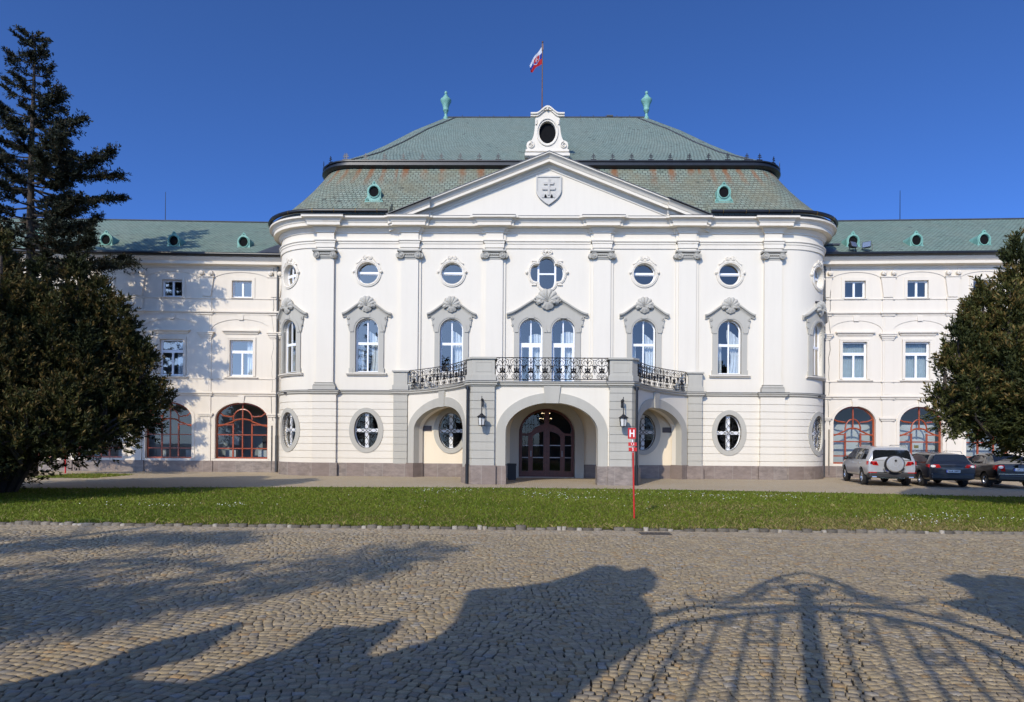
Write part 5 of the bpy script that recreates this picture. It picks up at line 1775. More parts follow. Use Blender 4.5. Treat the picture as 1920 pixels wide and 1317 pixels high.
# wall lanterns on the porch piers
def lantern():
    t = thing('wall_lantern', '', 'lantern', (0, 0, 0))
    mb = MB()
    mb.box(-.05, .05, .0, .03, .80, 1.12)
    mb.tube([(0, .0, 1.0), (0, -.10, 1.14), (0, -.26, 1.12), (0, -.34, .98), (0, -.36, .78), (0, -.36, .50)], .022, 6)
    mb.tube([(0, 0, .84), (0, -.12, .86), (0, -.2, .96), (0, -.14, 1.04), (0, -.08, .98)], .015, 5)
    mb.tube([(0, -.34, .98), (0, -.34, 1.22)], .016, 5); mb.sphere((0, -.30, 1.06), .05, 8)
    mb.build('bracket', M['iron'], t, .8)
    mb = MB()
    n = 6; c = (0, -.36)
    P = lambda r, z: [(c[0] + r * math.cos(2 * PI * k / n + .52), c[1] + r * math.sin(2 * PI * k / n + .52), z) for k in range(n)]
    mb.grid([P(.04, .50), P(.10, .44), P(.225, .36), P(.225, .345), P(.17, .335)], closed=True)
    for k in range(n):
        mb.tube([P(.165, .34)[k], P(.125, .0)[k]], .012, 4)
        mb.tube([P(.167, .33)[k], P(.167, .33)[(k + 1) % n]], .012, 4); mb.tube([P(.125, .0)[k], P(.125, .0)[(k + 1) % n]], .014, 4)
    mb.add(P(.12, .0), [tuple(range(n))]); mb.sphere((0, -.36, -.03), .03, 6)
    mb.build('lantern_cage', M['iron'], t)
    mb = MB(); mb.grid([P(.155, .335), P(.115, .01)], closed=True); mb.build('lantern_glass', M['frost'], t)
    return t
l1 = lantern(); l1.location = (X0 - 2.93, YF - 5.58, 2.47)
l2 = copy_tree(l1); l2.location = (X0 + 2.93, YF - 5.58, 2.47)
tag(l1, 'black iron wall lantern on the grey pier left of the entrance', 'lantern', 'wall lanterns flanking the entrance')
tag(l2, 'black iron wall lantern on the grey pier right of the entrance', 'lantern', 'wall lanterns flanking the entrance')

# waste bin in the porch
b = thing('waste_bin', 'black box shaped bin just inside the left of the main archway', 'bin', (X0 - 1.72, YF - 2.3, 0))
mb = MB(); mb.box(-.20, .20, -.2, .2, .03, .74); mb.box(-.16, .16, -.16, .16, .0, .03); mb.build('body', M['iron'], b)
mb = MB(); mb.box(-.22, .22, -.22, .22, .74, .78); mb.box(-.22, .22, -.22, -.19, .68, .74); mb.build('lid', M['black'], b)

# floodlights on the right wing eave
def floodlight():
    t = thing('floodlight', '', 'floodlight')
    mb = MB()
    rows = []
    for s, y, z in ((.20, -.16, 0), (.21, -.14, 0), (.13, .06, 0), (.08, .10, 0)):
        rows.append([(-s, y, -s * .75), (s, y, -s * .75), (s, y, s * .75), (-s, y, s * .75)])
    mb.grid(rows, closed=True); mb.add(rows[-1], [(0, 1, 2, 3)])
    mb.build('housing', mat('floodlight_housing', (.05, .05, .052), .4, .5), t)
    mb = MB(); mb.add([(-.19, -.15, -.14), (.19, -.15, -.14), (.19, -.15, .14), (-.19, -.15, .14)], [(0, 1, 2, 3)])
    mb.build('lens', mat('floodlight_lens', (.45, .47, .48), .15, .8), t)
    mb = MB(); mb.tube([(-.24, 0, 0), (-.24, 0, -.3), (.24, 0, -.3), (.24, 0, 0)], .018, 5); mb.tube([(0, 0, -.3), (0, .15, -.42)], .025, 5)
    mb.tube([(-.24, 0, 0), (-.2, 0, 0)], .03, 5); mb.tube([(.24, 0, 0), (.2, 0, 0)], .03, 5); mb.build('bracket', M['iron'], t)
    return t
f1 = floodlight()
def wing_pt(root, rot, x, y, z):
    return (root[0] + x * math.cos(rot) - y * math.sin(rot), root[1] + x * math.sin(rot) + y * math.cos(rot), z)
f2 = copy_tree(f1)
for o, x, rx, rz, lab in ((f1, 1.52, -.35, .45, 'black floodlight on the right wing eave, the one nearer the rounded corner'), (f2, 2.34, -.25, -.75, 'black floodlight on the right wing eave, farther from the rounded corner')):
    o.location = wing_pt((RX, RYY), -ROT, x, -.45, 12.42); o.rotation_euler = (rx, 0, rz)
    tag(o, lab, 'floodlight', 'floodlights on the right wing roof')
    o.scale = (1.05, 1.05, 1.05)

# hydrant marker post
st = thing('hydrant_sign', 'red hydrant marker post with a white H standing on the lawn', 'sign', (2.57, 14.79, .03))
mb = MB(); mb.tube([(.03, 0, -.1), (-.01, 0, 1.55)], .021, 8); mb.build('post', M['red'], st, .8)
mb = MB(); mb.tube([(-.01, 0, 1.50), (-.03, 0, 2.05)], .016, 8); mb.build('post_top', M['frame'], st, .8)
def text_mesh(body, size, parent, loc, material, bold=.0, name='lettering', rot=(PI / 2, 0, 0), sx=1):
    cu = bpy.data.curves.new(name, 'FONT'); cu.body = body; cu.size = size; cu.align_x = 'CENTER'; cu.align_y = 'CENTER'; cu.extrude = .002; cu.offset = bold
    o = bpy.data.objects.new(name, cu); COL.objects.link(o)
    dg = bpy.context.evaluated_depsgraph_get(); dg.update()
    me = bpy.data.meshes.new_from_object(o.evaluated_get(dg))
    bpy.data.objects.remove(o); bpy.data.curves.remove(cu)
    me.name = name
    o = bpy.data.objects.new(name, me); COL.objects.link(o); me.materials.clear(); me.materials.append(material)
    o.parent = parent; o.location = loc; o.rotation_euler = rot; o.scale = (sx, 1, 1)
    return o
for nm, x, z, w, h in (('sign_plate', -.045, 1.985, .185, .25), ('number_plate', -.03, 1.735, .19, .085), ('number_plate', -.022, 1.615, .19, .085)):
    mb = MB(); mb.box(x - w / 2, x + w / 2, -.035, -.028, z - h / 2, z + h / 2)
    p = mb.build(nm, M['red'], st)
    if nm == 'sign_plate':
        mb = MB()
        for a in (-.055, .030): mb.box(x + a, x + a + .027, -.040, -.0355, z - .085, z + .085)
        mb.box(x - .03, x + .032, -.0395, -.0354, z - .014, z + .014)
        mb.build('lettering', M['signwhite'], p)
    else:
        text_mesh('1,1' if z > 1.7 else '2', .075, p, (x, -.037, z), M['signwhite'], .002)
# second red post far left
st2 = thing('red_marker_post', 'slim red marker post half hidden behind the left yew', 'post', (-23.5, 32.6, 0))
mb = MB(); mb.tube([(0, 0, -.1), (0, 0, 1.15)], .035, 8); mb.build('post', M['red'], st2, .8)
mb = MB(); mb.box(-.09, .09, -.05, -.04, .95, 1.15); mb.build('sign_plate', M['red'], st2)

# drain cover in the cobbles near the kerb
mb = MB(); mb.box(2.35, 2.95, 12.55, 12.85, -.03, .012)
for i in range(6): mb.box(2.40 + i * .09, 2.44 + i * .09, 12.58, 12.82, .012, .018)
o = mb.build('drain_cover', mat('cast_iron', (.06, .05, .042), .7, noise=(20, .3)))
tag(o, 'rusty iron drain cover set in the cobbles near the kerb', 'drain cover')

# ---------------------------------------------------------------- cars
def car_paint(name, col, metal):
    return mat(name, col, .28, metal, coat=1.0, noise=(1.5, .06))
M['cglass'] = mat('car_glass', (.010, .012, .014), .03, spec=.8)
M['tyre'] = mat('tyre_rubber', (.018, .018, .018), .8)
M['alloy'] = mat('alloy_rim', (.55, .56, .58), .25, metal=.9)
M['plastic'] = mat('black_plastic', (.02, .02, .021), .5)
M['lampred'] = mat('red_tail_lens', (.42, .012, .012), .1, coat=1)
M['lampclear'] = mat('clear_tail_lens', (.75, .72, .72), .1, coat=1)
M['chrome'] = mat('chrome', (.75, .75, .75), .12, metal=1)
M['plate'] = mat('number_plate_white', (.72, .74, .74), .4)
M['euro'] = mat('plate_blue_band', (.02, .05, .35), .4)
M['textdark'] = mat('plate_lettering', (.04, .04, .045), .5)

def car(label, loc, heading, st, wheels, paint, kind, plate_txt, group):
    """local: y forward, x right, z up; st = stations (y, z_sill, w_sill, w_mid, z_belt, w_belt, w_roof, z_roof) rear to front"""
    t = thing('parked_car', label, 'car', loc, -heading, group)
    def sec(s):
        y, zs, ws, wm, zb, wb, wr, zr = s
        h = [(ws * .75, zs), (ws, zs + .03), (wm - .01, zs + .14), (wm, (zs + zb) * .52), (wb + .01, zb - .07), (wb, zb)]
        if zr > zb + .12:
            h += [(wb * .45 + wr * .55 + .01, zb * .45 + zr * .55), (wr, zr - .09), (wr * .92, zr - .03), (wr * .6, zr), (0, zr + .015)]
        else:
            h += [(wb * .97, zb + (zr - zb) * .3), (wr, zb + (zr - zb) * .65), (wr * .9, zr - .01), (wr * .6, zr), (0, zr + .01)]
        return [(-x, y, z) for x, z in h] + [(x, y, z) for x, z in reversed(h[:-1])]
    # densify stations
    S = [np.array(s, float) for s in st]
    dens = []
    for a, b_ in zip(S[:-1], S[1:]):
        k = max(1, int((b_[0] - a[0]) / .16))
        for i in range(k): dens.append(a + (b_ - a) * i / k)
    dens.append(S[-1])
    rows = [sec(s) for s in dens]
    mb = MB(); mb.grid(rows, closed=True)
    for r in (rows[0], rows[-1]):
        c = (0, r[0][1], .6)
        mb.add(list(r) + [c], [(i, (i + 1) % len(r), len(r)) for i in range(len(r))])
    body = mb.build('body', paint, None, .75)
    sd = body.modifiers.new('soft', 'SUBSURF'); sd.levels = 1; sd.render_levels = 1
    hw = max(s[3] for s in st)
    cut = MB()
    for wy, wr_, tw in wheels:
        for s in (-1, 1):
            n_ = 28
            V_ = [(x_, wy + (wr_ + .065) * math.cos(2 * PI * k / n_), wr_ + .01 + (wr_ + .065) * math.sin(2 * PI * k / n_)) for x_ in (s * (hw - .32), s * (hw + .3)) for k in range(n_)]
            cut.add(V_, [tuple(range(n_)), tuple(range(2 * n_ - 1, n_ - 1, -1))] + [(k, n_ + k, n_ + (k + 1) % n_, (k + 1) % n_) for k in range(n_)])
    co_ = cut.build('cutter', None)
    bo = body.modifiers.new('arches', 'BOOLEAN'); bo.operation = 'DIFFERENCE'; bo.solver = 'EXACT'; bo.object = co_
    dg = bpy.context.evaluated_depsgraph_get(); dg.update()
    me_ = bpy.data.meshes.new_from_object(body.evaluated_get(dg))
    body.modifiers.clear(); body.data = me_
    bpy.data.objects.remove(co_)
    body.parent = t
    bmm = bmesh.new(); bmm.from_mesh(me_)
    for f_ in bmm.faces: f_.smooth = True
    for e_ in bmm.edges: e_.smooth = not (len(e_.link_faces) == 2 and e_.calc_face_angle(0) > .6)
    bmm.to_mesh(me_); bmm.free()
    # wheels with arches
    for wy, wr_, tw in wheels:
        for s in (-1, 1):
            mb = MB(); xo = s * (hw - .035)
            mb.lathe([(wr_ * .55, -.10), (wr_ * .93, -.105), (wr_, -.06), (wr_, .06), (wr_ * .93, .105), (wr_ * .6, .10)], (xo - s * .10, wy, wr_), 24, 'x')
            w = mb.build('wheel', M['tyre'], t, .6)
            mb = MB(); k = s * .075
            R = wr_ * .64
            mb.lathe([(R * 1.03, k * .9), (R * .96, k * 1.1), (R * .90, k * .75), (R * .86, k * .1)], (xo - s * .10, wy, wr_), 24, 'x')
            for q in range(7):
                a = 2 * PI * q / 7 + .3
                ca, sa = math.cos(a), math.sin(a)
                mb.tube([(xo - s * .10 + k * .75, wy + R * .12 * ca, wr_ + R * .12 * sa), (xo - s * .10 + k * .8, wy + R * .92 * ca, wr_ + R * .92 * sa)], R * .10, 5)
            mb.lathe([(.001, k * 1.0), (R * .2, k * .98), (R * .24, k * .5)], (xo - s * .10, wy, wr_), 12, 'x')
            mb.build('rim', M['alloy'], w, .6)
            mb = MB()
            mb.grid([[(x_, wy + (wr_ + .058) * math.cos(a), wr_ + .01 + (wr_ + .058) * math.sin(a)) for a in np.linspace(-.3, PI + .3, 20)] for x_ in (s * (hw - .30), s * (hw - .06))])
            mb.add([(s * (hw - .30), wy + (wr_ + .058) * math.cos(a), wr_ + .01 + (wr_ + .058) * math.sin(a)) for a in np.linspace(-.3, PI + .3, 20)], [tuple(range(20))])
            mb.build('wheel_arch', M['tyre'], t)
    return t, body, hw

def side_glass(t, hw, wins, wb, zb, wr, zr):
    """greenhouse windows as polygons (y, k) k 0 belt..1 roof, on both sides"""
    for s in (-1, 1):
        for poly in wins:
            mb = MB()
            def fx(u, k, d):
                w0 = wb + (wr - wb) * min(1, k) * 1.0
                return (s * (w0 + d), u, zb + (zr - .09 - zb) * k)
            plate(mb, [poly], [], fx, .020, -.03)
            mb.build('side_window', M['cglass'], t)

# silver SUV
SUVP = car_paint('silver_paint', (.46, .47, .48), .35)
st_suv = [(-2.37, .50, .84, .90, 1.06, .87, .80, 1.12), (-2.34, .46, .86, .93, 1.12, .91, .80, 1.20), (-2.20, .42, .86, .955, 1.12, .93, .72, 1.62), (-1.95, .40, .88, .965, 1.12, .945, .715, 1.69), (-1.0, .38, .90, .965, 1.10, .945, .73, 1.735), (0.0, .36, .90, .96, 1.08, .94, .73, 1.73), (.55, .36, .90, .96, 1.07, .935, .71, 1.68), (1.15, .36, .90, .96, 1.06, .93, .76, 1.20), (1.35, .38, .90, .96, 1.05, .92, .78, 1.13), (2.0, .42, .88, .94, .98, .88, .74, 1.04), (2.28, .46, .80, .86, .86, .76, .64, .92), (2.38, .5, .7, .74, .78, .66, .5, .82)]
t, body, hw = car('silver sport utility car with a spare wheel on its tailgate', (16.45, 30.1, 0), math.radians(13), st_suv, [(-1.42, .375, .25), (1.44, .375, .25)], SUVP, 'suv', '', 'cars parked before the right wing')
side_glass(t, hw, [[(-1.98, .12), (-1.98, .60), (-1.70, .93), (-1.42, .96), (-1.42, .10)], [(-1.34, .10), (-1.34, .97), (-.38, 1.0), (-.38, .08)], [(-.30, .08), (-.30, 1.0), (.35, .96), (.95, .28), (.95, .06)]], .942, 1.10, .728, 1.73)
fr = lambda u, z, d: (u, -2.335 - d + max(0, (z - 1.08)) * .27, z)
mb = MB(); plate(mb, [[(-.76, 1.12), (.76, 1.12), (.70, 1.50), (.62, 1.57), (-.62, 1.57), (-.70, 1.50)]], [], fr, .035, -.08); mb.build('rear_window', M['cglass'], t)
mb = MB(); mb.box(-.91, .91, -2.43, -2.02, .36, .62); b_ = mb.build('bumper', M['plastic'], t); v_ = b_.modifiers.new('soft', 'BEVEL'); v_.width = .07; v_.segments = 3
mb = MB(); mb.box(-.92, -.60, -2.435, -2.40, .585, .62); mb.box(.60, .92, -2.435, -2.40, .585, .62); mb.build('reflector', M['lampred'], t)
mb = MB(); mb.box(-.48, .48, -2.44, -2.40, .34, .40); 
for s in (-1, 1): mb.tube([(s * .62, -2.46, .40), (s * .80, -2.46, .40)], .045, 8)
mb.build('exhaust', M['chrome'], t)
for s in (-1, 1):
    mb = MB(); plate(mb, [[(s * .52, .90), (s * .90, .92), (s * .90, 1.08), (s * .60, 1.08)]], [], lambda u, z, d: (u, -2.365 - d + max(0, abs(u) - .80) * .5, z), .03, -.06); mb.fbox(lambda u, z, d: (s * (.935 + d), u, z), -2.32, -2.12, .93, 1.08, .02, -.03); lp = mb.build('tail_light', M['lampred'], t)
    mb = MB(); plate(mb, [ellipse(s * .64, .99, .05, .045, 12), ellipse(s * .80, 1.0, .05, .045, 12)], [], lambda u, z, d: (u, -2.365 - d + max(0, abs(u) - .80) * .5, z), .036, .0); mb.build('lens', mat('dark_tail_lens', (.12, .004, .006), .1, coat=1), lp)
# spare wheel
mb = MB(); mb.lathe([(.20, -2.40), (.36, -2.42), (.385, -2.46), (.385, -2.56), (.36, -2.60), (.2, -2.61)], (.06, 0, .97), 28, 'y'); sw = mb.build('spare_wheel', M['tyre'], t, .6)
mb = MB(); mb.lathe([(.345, -2.56), (.34, -2.62), (.30, -2.655), (.10, -2.67), (.09, -2.655), (.001, -2.655)], (.06, 0, .97), 28, 'y'); mb.build('wheel_cover', SUVP, sw, .6)
mb = MB(); mb.lathe([(.05, -2.675), (.05, -2.66)], (.06, 0, 1.12), 14, 'y'); plate(mb, [ellipse(.06, 1.12, .05, .05, 14)], [], lambda u, z, d: (u, -2.67 - d, z), .006, 0); mb.build('badge', M['plastic'], sw)
mb = MB(); mb.tube([(-.10, -2.38, .60), (-.28, -2.46, .66), (-.34, -2.48, .80)], .03, 6); mb.tube([(.46, -2.48, .8), (.40, -2.46, .66), (.22, -2.38, .60)], .03, 6); mb.build('wheel_bracket', M['alloy'], sw)
mb = MB()
for s in (-1, 1): mb.tube([(s * .70, -1.9, 1.70), (s * .70, -1.75, 1.775), (s * .70, .15, 1.775), (s * .70, .35, 1.72)], .018, 6)
mb.build('roof_rail', M['alloy'], t)
def mirror(t, y, z, x, material):
    for s in (-1, 1):
        mb = MB(); mb.sphere((s * (x + .12), y, z), .12, 10, .85, .6, .8); mb.box(min(s * x, s * (x + .06)) - .02, max(s * x, s * (x + .06)) + .02, y - .03, y + .03, z - .05, z); mb.build('mirror', material, t, 1.0)
mirror(t, .72, 1.16, .93, M['plastic'])
def plate_part(t, x, y, z, txt):
    mb = MB(); mb.box(x - .26, x + .26, y - .012, y, z - .055, z + .055); p = mb.build('number_plate', M['plate'], t)
    mb = MB(); mb.box(x - .26, x - .215, y - .015, y - .0122, z - .055, z + .055); mb.build('blue_band', M['euro'], p)
    text_mesh(txt, .088, p, (x + .02, y - .015, z), M['textdark'], .0015, sx=.88)
plate_part(t, .02, -2.44, .68, 'BA-M 101AV')
def wiper(t, pts):
    mb = MB(); mb.tube(pts, .012, 4); mb.build('wiper', M['plastic'], t)
def door_seams(t, hw, ys, z0, z1, handle_z, w):
    for s in (-1, 1):
        for y in ys:
            mb = MB(); mb.box(min(s * w, s * (w + .025)), max(s * w, s * (w + .025)), y - .11, y + .11, handle_z - .018, handle_z + .018); mb.build('door_handle', M['chrome'], t)
door_seams(t, hw, (-1.05, .0), .5, 1.05, .98, .945)
# dark estate car
EST = car_paint('dark_blue_grey_paint', (.016, .020, .030), .15)
st_est = [(-2.38, .38, .79, .83, .90, .80, .72, .97), (-2.34, .34, .82, .87, .98, .84, .74, 1.03), (-2.22, .30, .82, .895, .98, .865, .70, 1.06), (-2.05, .28, .84, .905, 1.0, .875, .62, 1.36), (-1.80, .27, .85, .91, 1.0, .88, .60, 1.43), (-.9, .25, .86, .91, .98, .88, .61, 1.485), (0, .24, .86, .91, .96, .88, .61, 1.485), (.4, .24, .86, .91, .95, .88, .59, 1.43), (1.15, .24, .86, .905, .93, .87, .70, 1.05), (1.35, .25, .86, .90, .92, .86, .72, .99), (2.1, .28, .80, .86, .84, .78, .66, .88), (2.36, .32, .68, .74, .68, .62, .5, .74)]
t, body, hw = car('dark blue grey estate car with roof rails, middle of the three parked', (18.70, 29.6, 0), math.radians(13), st_est, [(-1.34, .325, .22), (1.37, .325, .22)], EST, 'estate', '', 'cars parked before the right wing')
side_glass(t, hw, [[(-1.92, .15), (-1.86, .55), (-1.62, .92), (-1.30, .95), (-1.30, .10)], [(-1.22, .10), (-1.22, .96), (-.32, 1.0), (-.32, .08)], [(-.24, .08), (-.24, 1.0), (.28, .95), (.92, .25), (.92, .06)]], .878, .97, .605, 1.48)
fr = lambda u, z, d: (u, -2.235 - d + max(0, (z - .98)) * .50, z)
mb = MB(); plate(mb, [[(-.70, 1.0), (.70, 1.0), (.60, 1.34), (.54, 1.40), (-.54, 1.40), (-.60, 1.34)]], [], fr, .03, -.08); mb.build('rear_window', M['cglass'], t)
mb = MB(); mb.box(-.80, .80, -2.44, -2.2, .36, .60); bm_ = mb.build('bumper', EST, t); bv = bm_.modifiers.new('soft', 'BEVEL'); bv.width = .05; bv.segments = 3
for s in (-1, 1):
    mb = MB(); plate(mb, [[(s * .44, .84), (s * .86, .82), (s * .88, .97), (s * .52, .98)]], [], lambda u, z, d: (u, -2.37 - d + max(0, abs(u) - .72) * .6, z), .04, -.06); mb.fbox(lambda u, z, d: (s * (.865 + d), u, z), -2.27, -2.02, .86, .98, .02, -.03); lp = mb.build('tail_light', M['lampred'], t)
    mb = MB(); plate(mb, [ellipse(s * .73, .905, .085, .05, 14)], [], lambda u, z, d: (u, -2.37 - d + max(0, abs(u) - .72) * .6, z), .047, .0); mb.build('lens', M['lampclear'], lp)
mb = MB()
for s in (-1, 1): mb.tube([(s * .585, -1.75, 1.44), (s * .585, -1.6, 1.53), (s * .585, 0, 1.535), (s * .585, .25, 1.47)], .016, 6)
mb.build('roof_rail', M['chrome'], t)
mb = MB(); mb.lathe([(.055, -2.37), (.055, -2.355), (.04, -2.355)], (0, 0, .90), 16, 'y'); mb.build('badge', M['chrome'], t)
mb = MB()
for s in (-1, 1): mb.box(min(s * .905, s * .925), max(s * .905, s * .925), -1.0, 1.0, .52, .55)
mb.build('trim_strip', M['chrome'], t)
mirror(t, .75, 1.02, .87, EST)
plate_part(t, .0, -2.445, .70, 'BA-M 134AX')
door_seams(t, hw, (-.95, .05), .5, 1.0, .88, .885)
# black saloon under the yew
SAL = car_paint('black_paint', (.006, .006, .008), .1)
st_sal = [(-2.38, .40, .78, .82, .92, .79, .70, .99), (-2.34, .34, .81, .865, .98, .83, .75, 1.04), (-2.15, .30, .82, .885, 1.0, .85, .76, 1.06), (-1.72, .28, .84, .895, 1.0, .86, .74, 1.10), (-1.60, .28, .84, .895, 1.0, .86, .70, 1.16), (-1.05, .26, .85, .895, .98, .87, .58, 1.42), (-.5, .25, .85, .895, .97, .87, .59, 1.46), (.1, .24, .85, .895, .96, .87, .59, 1.455), (.45, .24, .85, .895, .95, .87, .57, 1.39), (1.15, .24, .85, .89, .93, .86, .70, 1.04), (1.35, .25, .85, .885, .92, .85, .72, .98), (2.1, .28, .80, .85, .84, .78, .66, .88), (2.36, .32, .68, .74, .68, .62, .5, .74)]
t, body, hw = car('black saloon car partly covered by the drooping right yew', (21.15, 29.1, 0), math.radians(13), st_sal, [(-1.32, .315, .2), (1.37, .315, .2)], SAL, 'saloon', '', 'cars parked before the right wing')
side_glass(t, hw, [[(-1.34, .12), (-1.02, .80), (-.90, .90), (-.90, .10)], [(-.84, .10), (-.84, .93), (-.28, 1.0), (-.28, .08)], [(-.20, .08), (-.20, 1.0), (.28, .95), (.92, .25), (.92, .06)]], .868, .97, .585, 1.455)
fr = lambda u, z, d: (u, -1.70 - d + max(0, (z - 1.08)) * 1.75, z)
mb = MB(); plate(mb, [[(-.66, 1.10), (.66, 1.10), (.54, 1.38), (-.54, 1.38)]], [], fr, .03, -.08); mb.build('rear_window', M['cglass'], t)
for s in (-1, 1):
    mb = MB(); plate(mb, [[(s * .55, .72), (s * .84, .74), (s * .86, .98), (s * .60, .98)]], [], lambda u, z, d: (u, -2.37 - d + max(0, abs(u) - .72) * .6, z), .04, -.06); mb.fbox(lambda u, z, d: (s * (.855 + d), u, z), -2.28, -2.08, .80, .96, .02, -.03); lp = mb.build('tail_light', M['lampred'], t)
    mb = MB(); plate(mb, [ellipse(s * .71, .90, .08, .06, 14)], [], lambda u, z, d: (u, -2.37 - d + max(0, abs(u) - .72) * .6, z), .047, .0); mb.build('lens', M['lampclear'], lp)
mb = MB()
for s in (-1, 1):
    mb.box(min(s * .885, s * .905), max(s * .885, s * .905), -1.0, 1.0, .55, .575)
mb.box(-.8, .8, -2.405, -2.37, .60, .625); mb.build('trim_strip', M['chrome'], t)
mb = MB(); mb.box(-.80, .80, -2.43, -2.2, .34, .58); bm_ = mb.build('bumper', SAL, t); bv = bm_.modifiers.new('soft', 'BEVEL'); bv.width = .05; bv.segments = 3
mirror(t, .75, 1.02, .86, SAL)
plate_part(t, .0, -2.40, .80, 'BA-L 210')
door_seams(t, hw, (-.75, .15), .5, 1.0, .88, .872)

# ================================================================== GATE AND TREE BEHIND THE VIEWER (they throw the shadows on the court)
GY = -1.3
GM = lambda u, z, d: (u, GY - d, z)
pl_ = [(-6.17, 4.36), (-5.96, 4.61), (-6.09, 4.93), (-6.06, 5.15), (-5.90, 5.33), (-5.88, 5.57), (-5.76, 5.53), (-5.71, 5.34), (-5.51, 5.09), (-5.61, 4.91), (-5.64, 4.70), (-5.56, 4.52), (-5.22, 4.40), (-4.86, 4.39), (-4.83, 4.59), (-4.82, 4.77), (-4.78, 4.97), (-4.95, 5.42), (-4.77, 5.49), (-4.49, 5.46), (-4.41, 5.71), (-4.32, 5.64), (-4.24, 5.32), (-4.14, 5.15), (-4.14, 4.92), (-3.90, 4.85), (-3.80, 5.05), (-3.70, 5.16), (-3.73, 5.40), (-3.82, 5.73), (-4.06, 6.11), (-4.33, 6.62), (-4.23, 6.71), (-3.89, 6.79), (-3.55, 7.02), (-3.38, 7.40), (-3.28, 7.88), (-2.96, 7.83), (-2.75, 7.56), (-2.54, 7.82), (-2.38, 7.57), (-2.28, 7.07), (-2.39, 6.78), (-2.11, 6.36), (-1.95, 5.87), (-2.02, 5.46), (-2.15, 5.21), (-2.12, 4.80), (-2.18, 4.47), (-2.20, 4.0), (-2.20, -.05), (-8.0, -.05), (-8.0, 3.6), (-7.0, 3.9)]
M['gatestone'] = mat('gate_sandstone', (.36, .32, .26), .9, noise=(2, .2, 14, .2), bump=(9, .5))
def both(mb, poly, d0, d1):
    plate(mb, [poly], [], GM, d0, d1); plate(mb, [poly], [], GM, d1, d1 + .001, sides=False)
mb = MB(); both(mb, pl_, .30, -.12); o = mb.build('gate_pier', M['gatestone']); tag(o, 'carved stone gate pier left of the iron gate, topped by a shield and scrolls', 'gate pier', 'stone piers of the entrance gate')
pr_ = [(2.87, 7.15), (2.64, 7.51), (2.26, 7.62), (2.10, 7.41), (1.86, 7.16), (1.95, 7.66), (1.78, 7.60), (1.52, 7.3), (1.71, 6.93), (1.67, 6.58), (1.22, 6.42), (1.52, 6.14), (1.70, 5.57), (1.80, 4.8), (1.80, -.05), (5.2, -.05), (5.2, 4.2), (4.4, 5.2), (3.6, 6.6), (3.2, 7.0)]
mb = MB(); both(mb, pr_, .30, -.12); o = mb.build('gate_pier', M['gatestone']); tag(o, 'carved stone gate pier right of the iron gate', 'gate pier', 'stone piers of the entrance gate')
g = thing('iron_gate', 'wrought iron gate with arched top and scrolled crest between two piers', 'gate', (-.2, GY, 0))
mb = MB()
G = lambda pts, r=.03, c=False: mb.tube([(u + .2, .06, z) for u, z in pts], r, 5, c)
arcp = [(-2.15, 3.9), (-2.07, 4.27), (-1.98, 4.72), (-1.86, 5.28), (-1.58, 5.73), (-.97, 5.98), (-.29, 6.16), (.37, 6.02), (.93, 5.68), (1.22, 5.26), (1.38, 4.90), (1.6, 4.3), (1.75, 3.7)]
G(arcp, .055)
G([(-1.95, 5.87), (-1.47, 6.22), (-.98, 6.15), (-.52, 6.24), (-.29, 6.24), (.29, 6.26), (.74, 6.19), (1.19, 5.82), (1.7, 5.3)], .05)
def ztop(x):
    for (a, za), (b, zb) in zip(arcp[:-1], arcp[1:]):
        if a <= x <= b: return za + (zb - za) * (x - a) / (b - a)
    return 4
for x in (-1.78, -1.5, -1.2, -.9, -.62, .02, .32, .62, .92, 1.2): G([(x, .1), (x, ztop(x))], .026)
G([(-.30, 0), (-.30, 6.9)], .10)
for z in (.15, 1.3, 3.6): G([(-2.15, z), (1.75, z)], .035)
G([(-1.0, 6.68), (-.86, 7.06), (-.66, 7.38), (-.30, 7.66), (.04, 7.33), (.25, 6.83), (.44, 6.41)], .045)
G([(-.30 + .21 * math.cos(a), 6.86 + .21 * math.sin(a)) for a in np.linspace(0, 6.28, 17)[:-1]], .05, True)
for s in (-1, 1):
    for cx, cz, r in ((.50, 5.44, .22), (.62, 6.72, .17), (.34, 7.22, .12), (.95, 6.45, .16), (1.05, 5.0, .20), (.30, 5.85, .10), (.85, 5.75, .11), (.2, 7.0, .1), (.55, 6.98, .1), (.8, 6.55, .1), (1.5, 6.0, .12)):
        G([(-.30 + s * u, z) for u, z in spiral((cx, cz), r, 1.4, 26)], .024)
        mb.sphere((-.1 + s * cx, .06, cz), r * .10, 6)
    G([(-.30 + s * x, z) for x, z in ((.1, 6.4), (.35, 6.5), (.6, 6.45), (.9, 6.3), (1.3, 6.42), (1.4, 6.6))], .035)
    G([(-.30 + s * x, z) for x, z in ((.15, 6.75), (.3, 7.0), (.45, 6.85), (.6, 6.5))], .035)
mb.build('scrollwork', M['iron'], g)

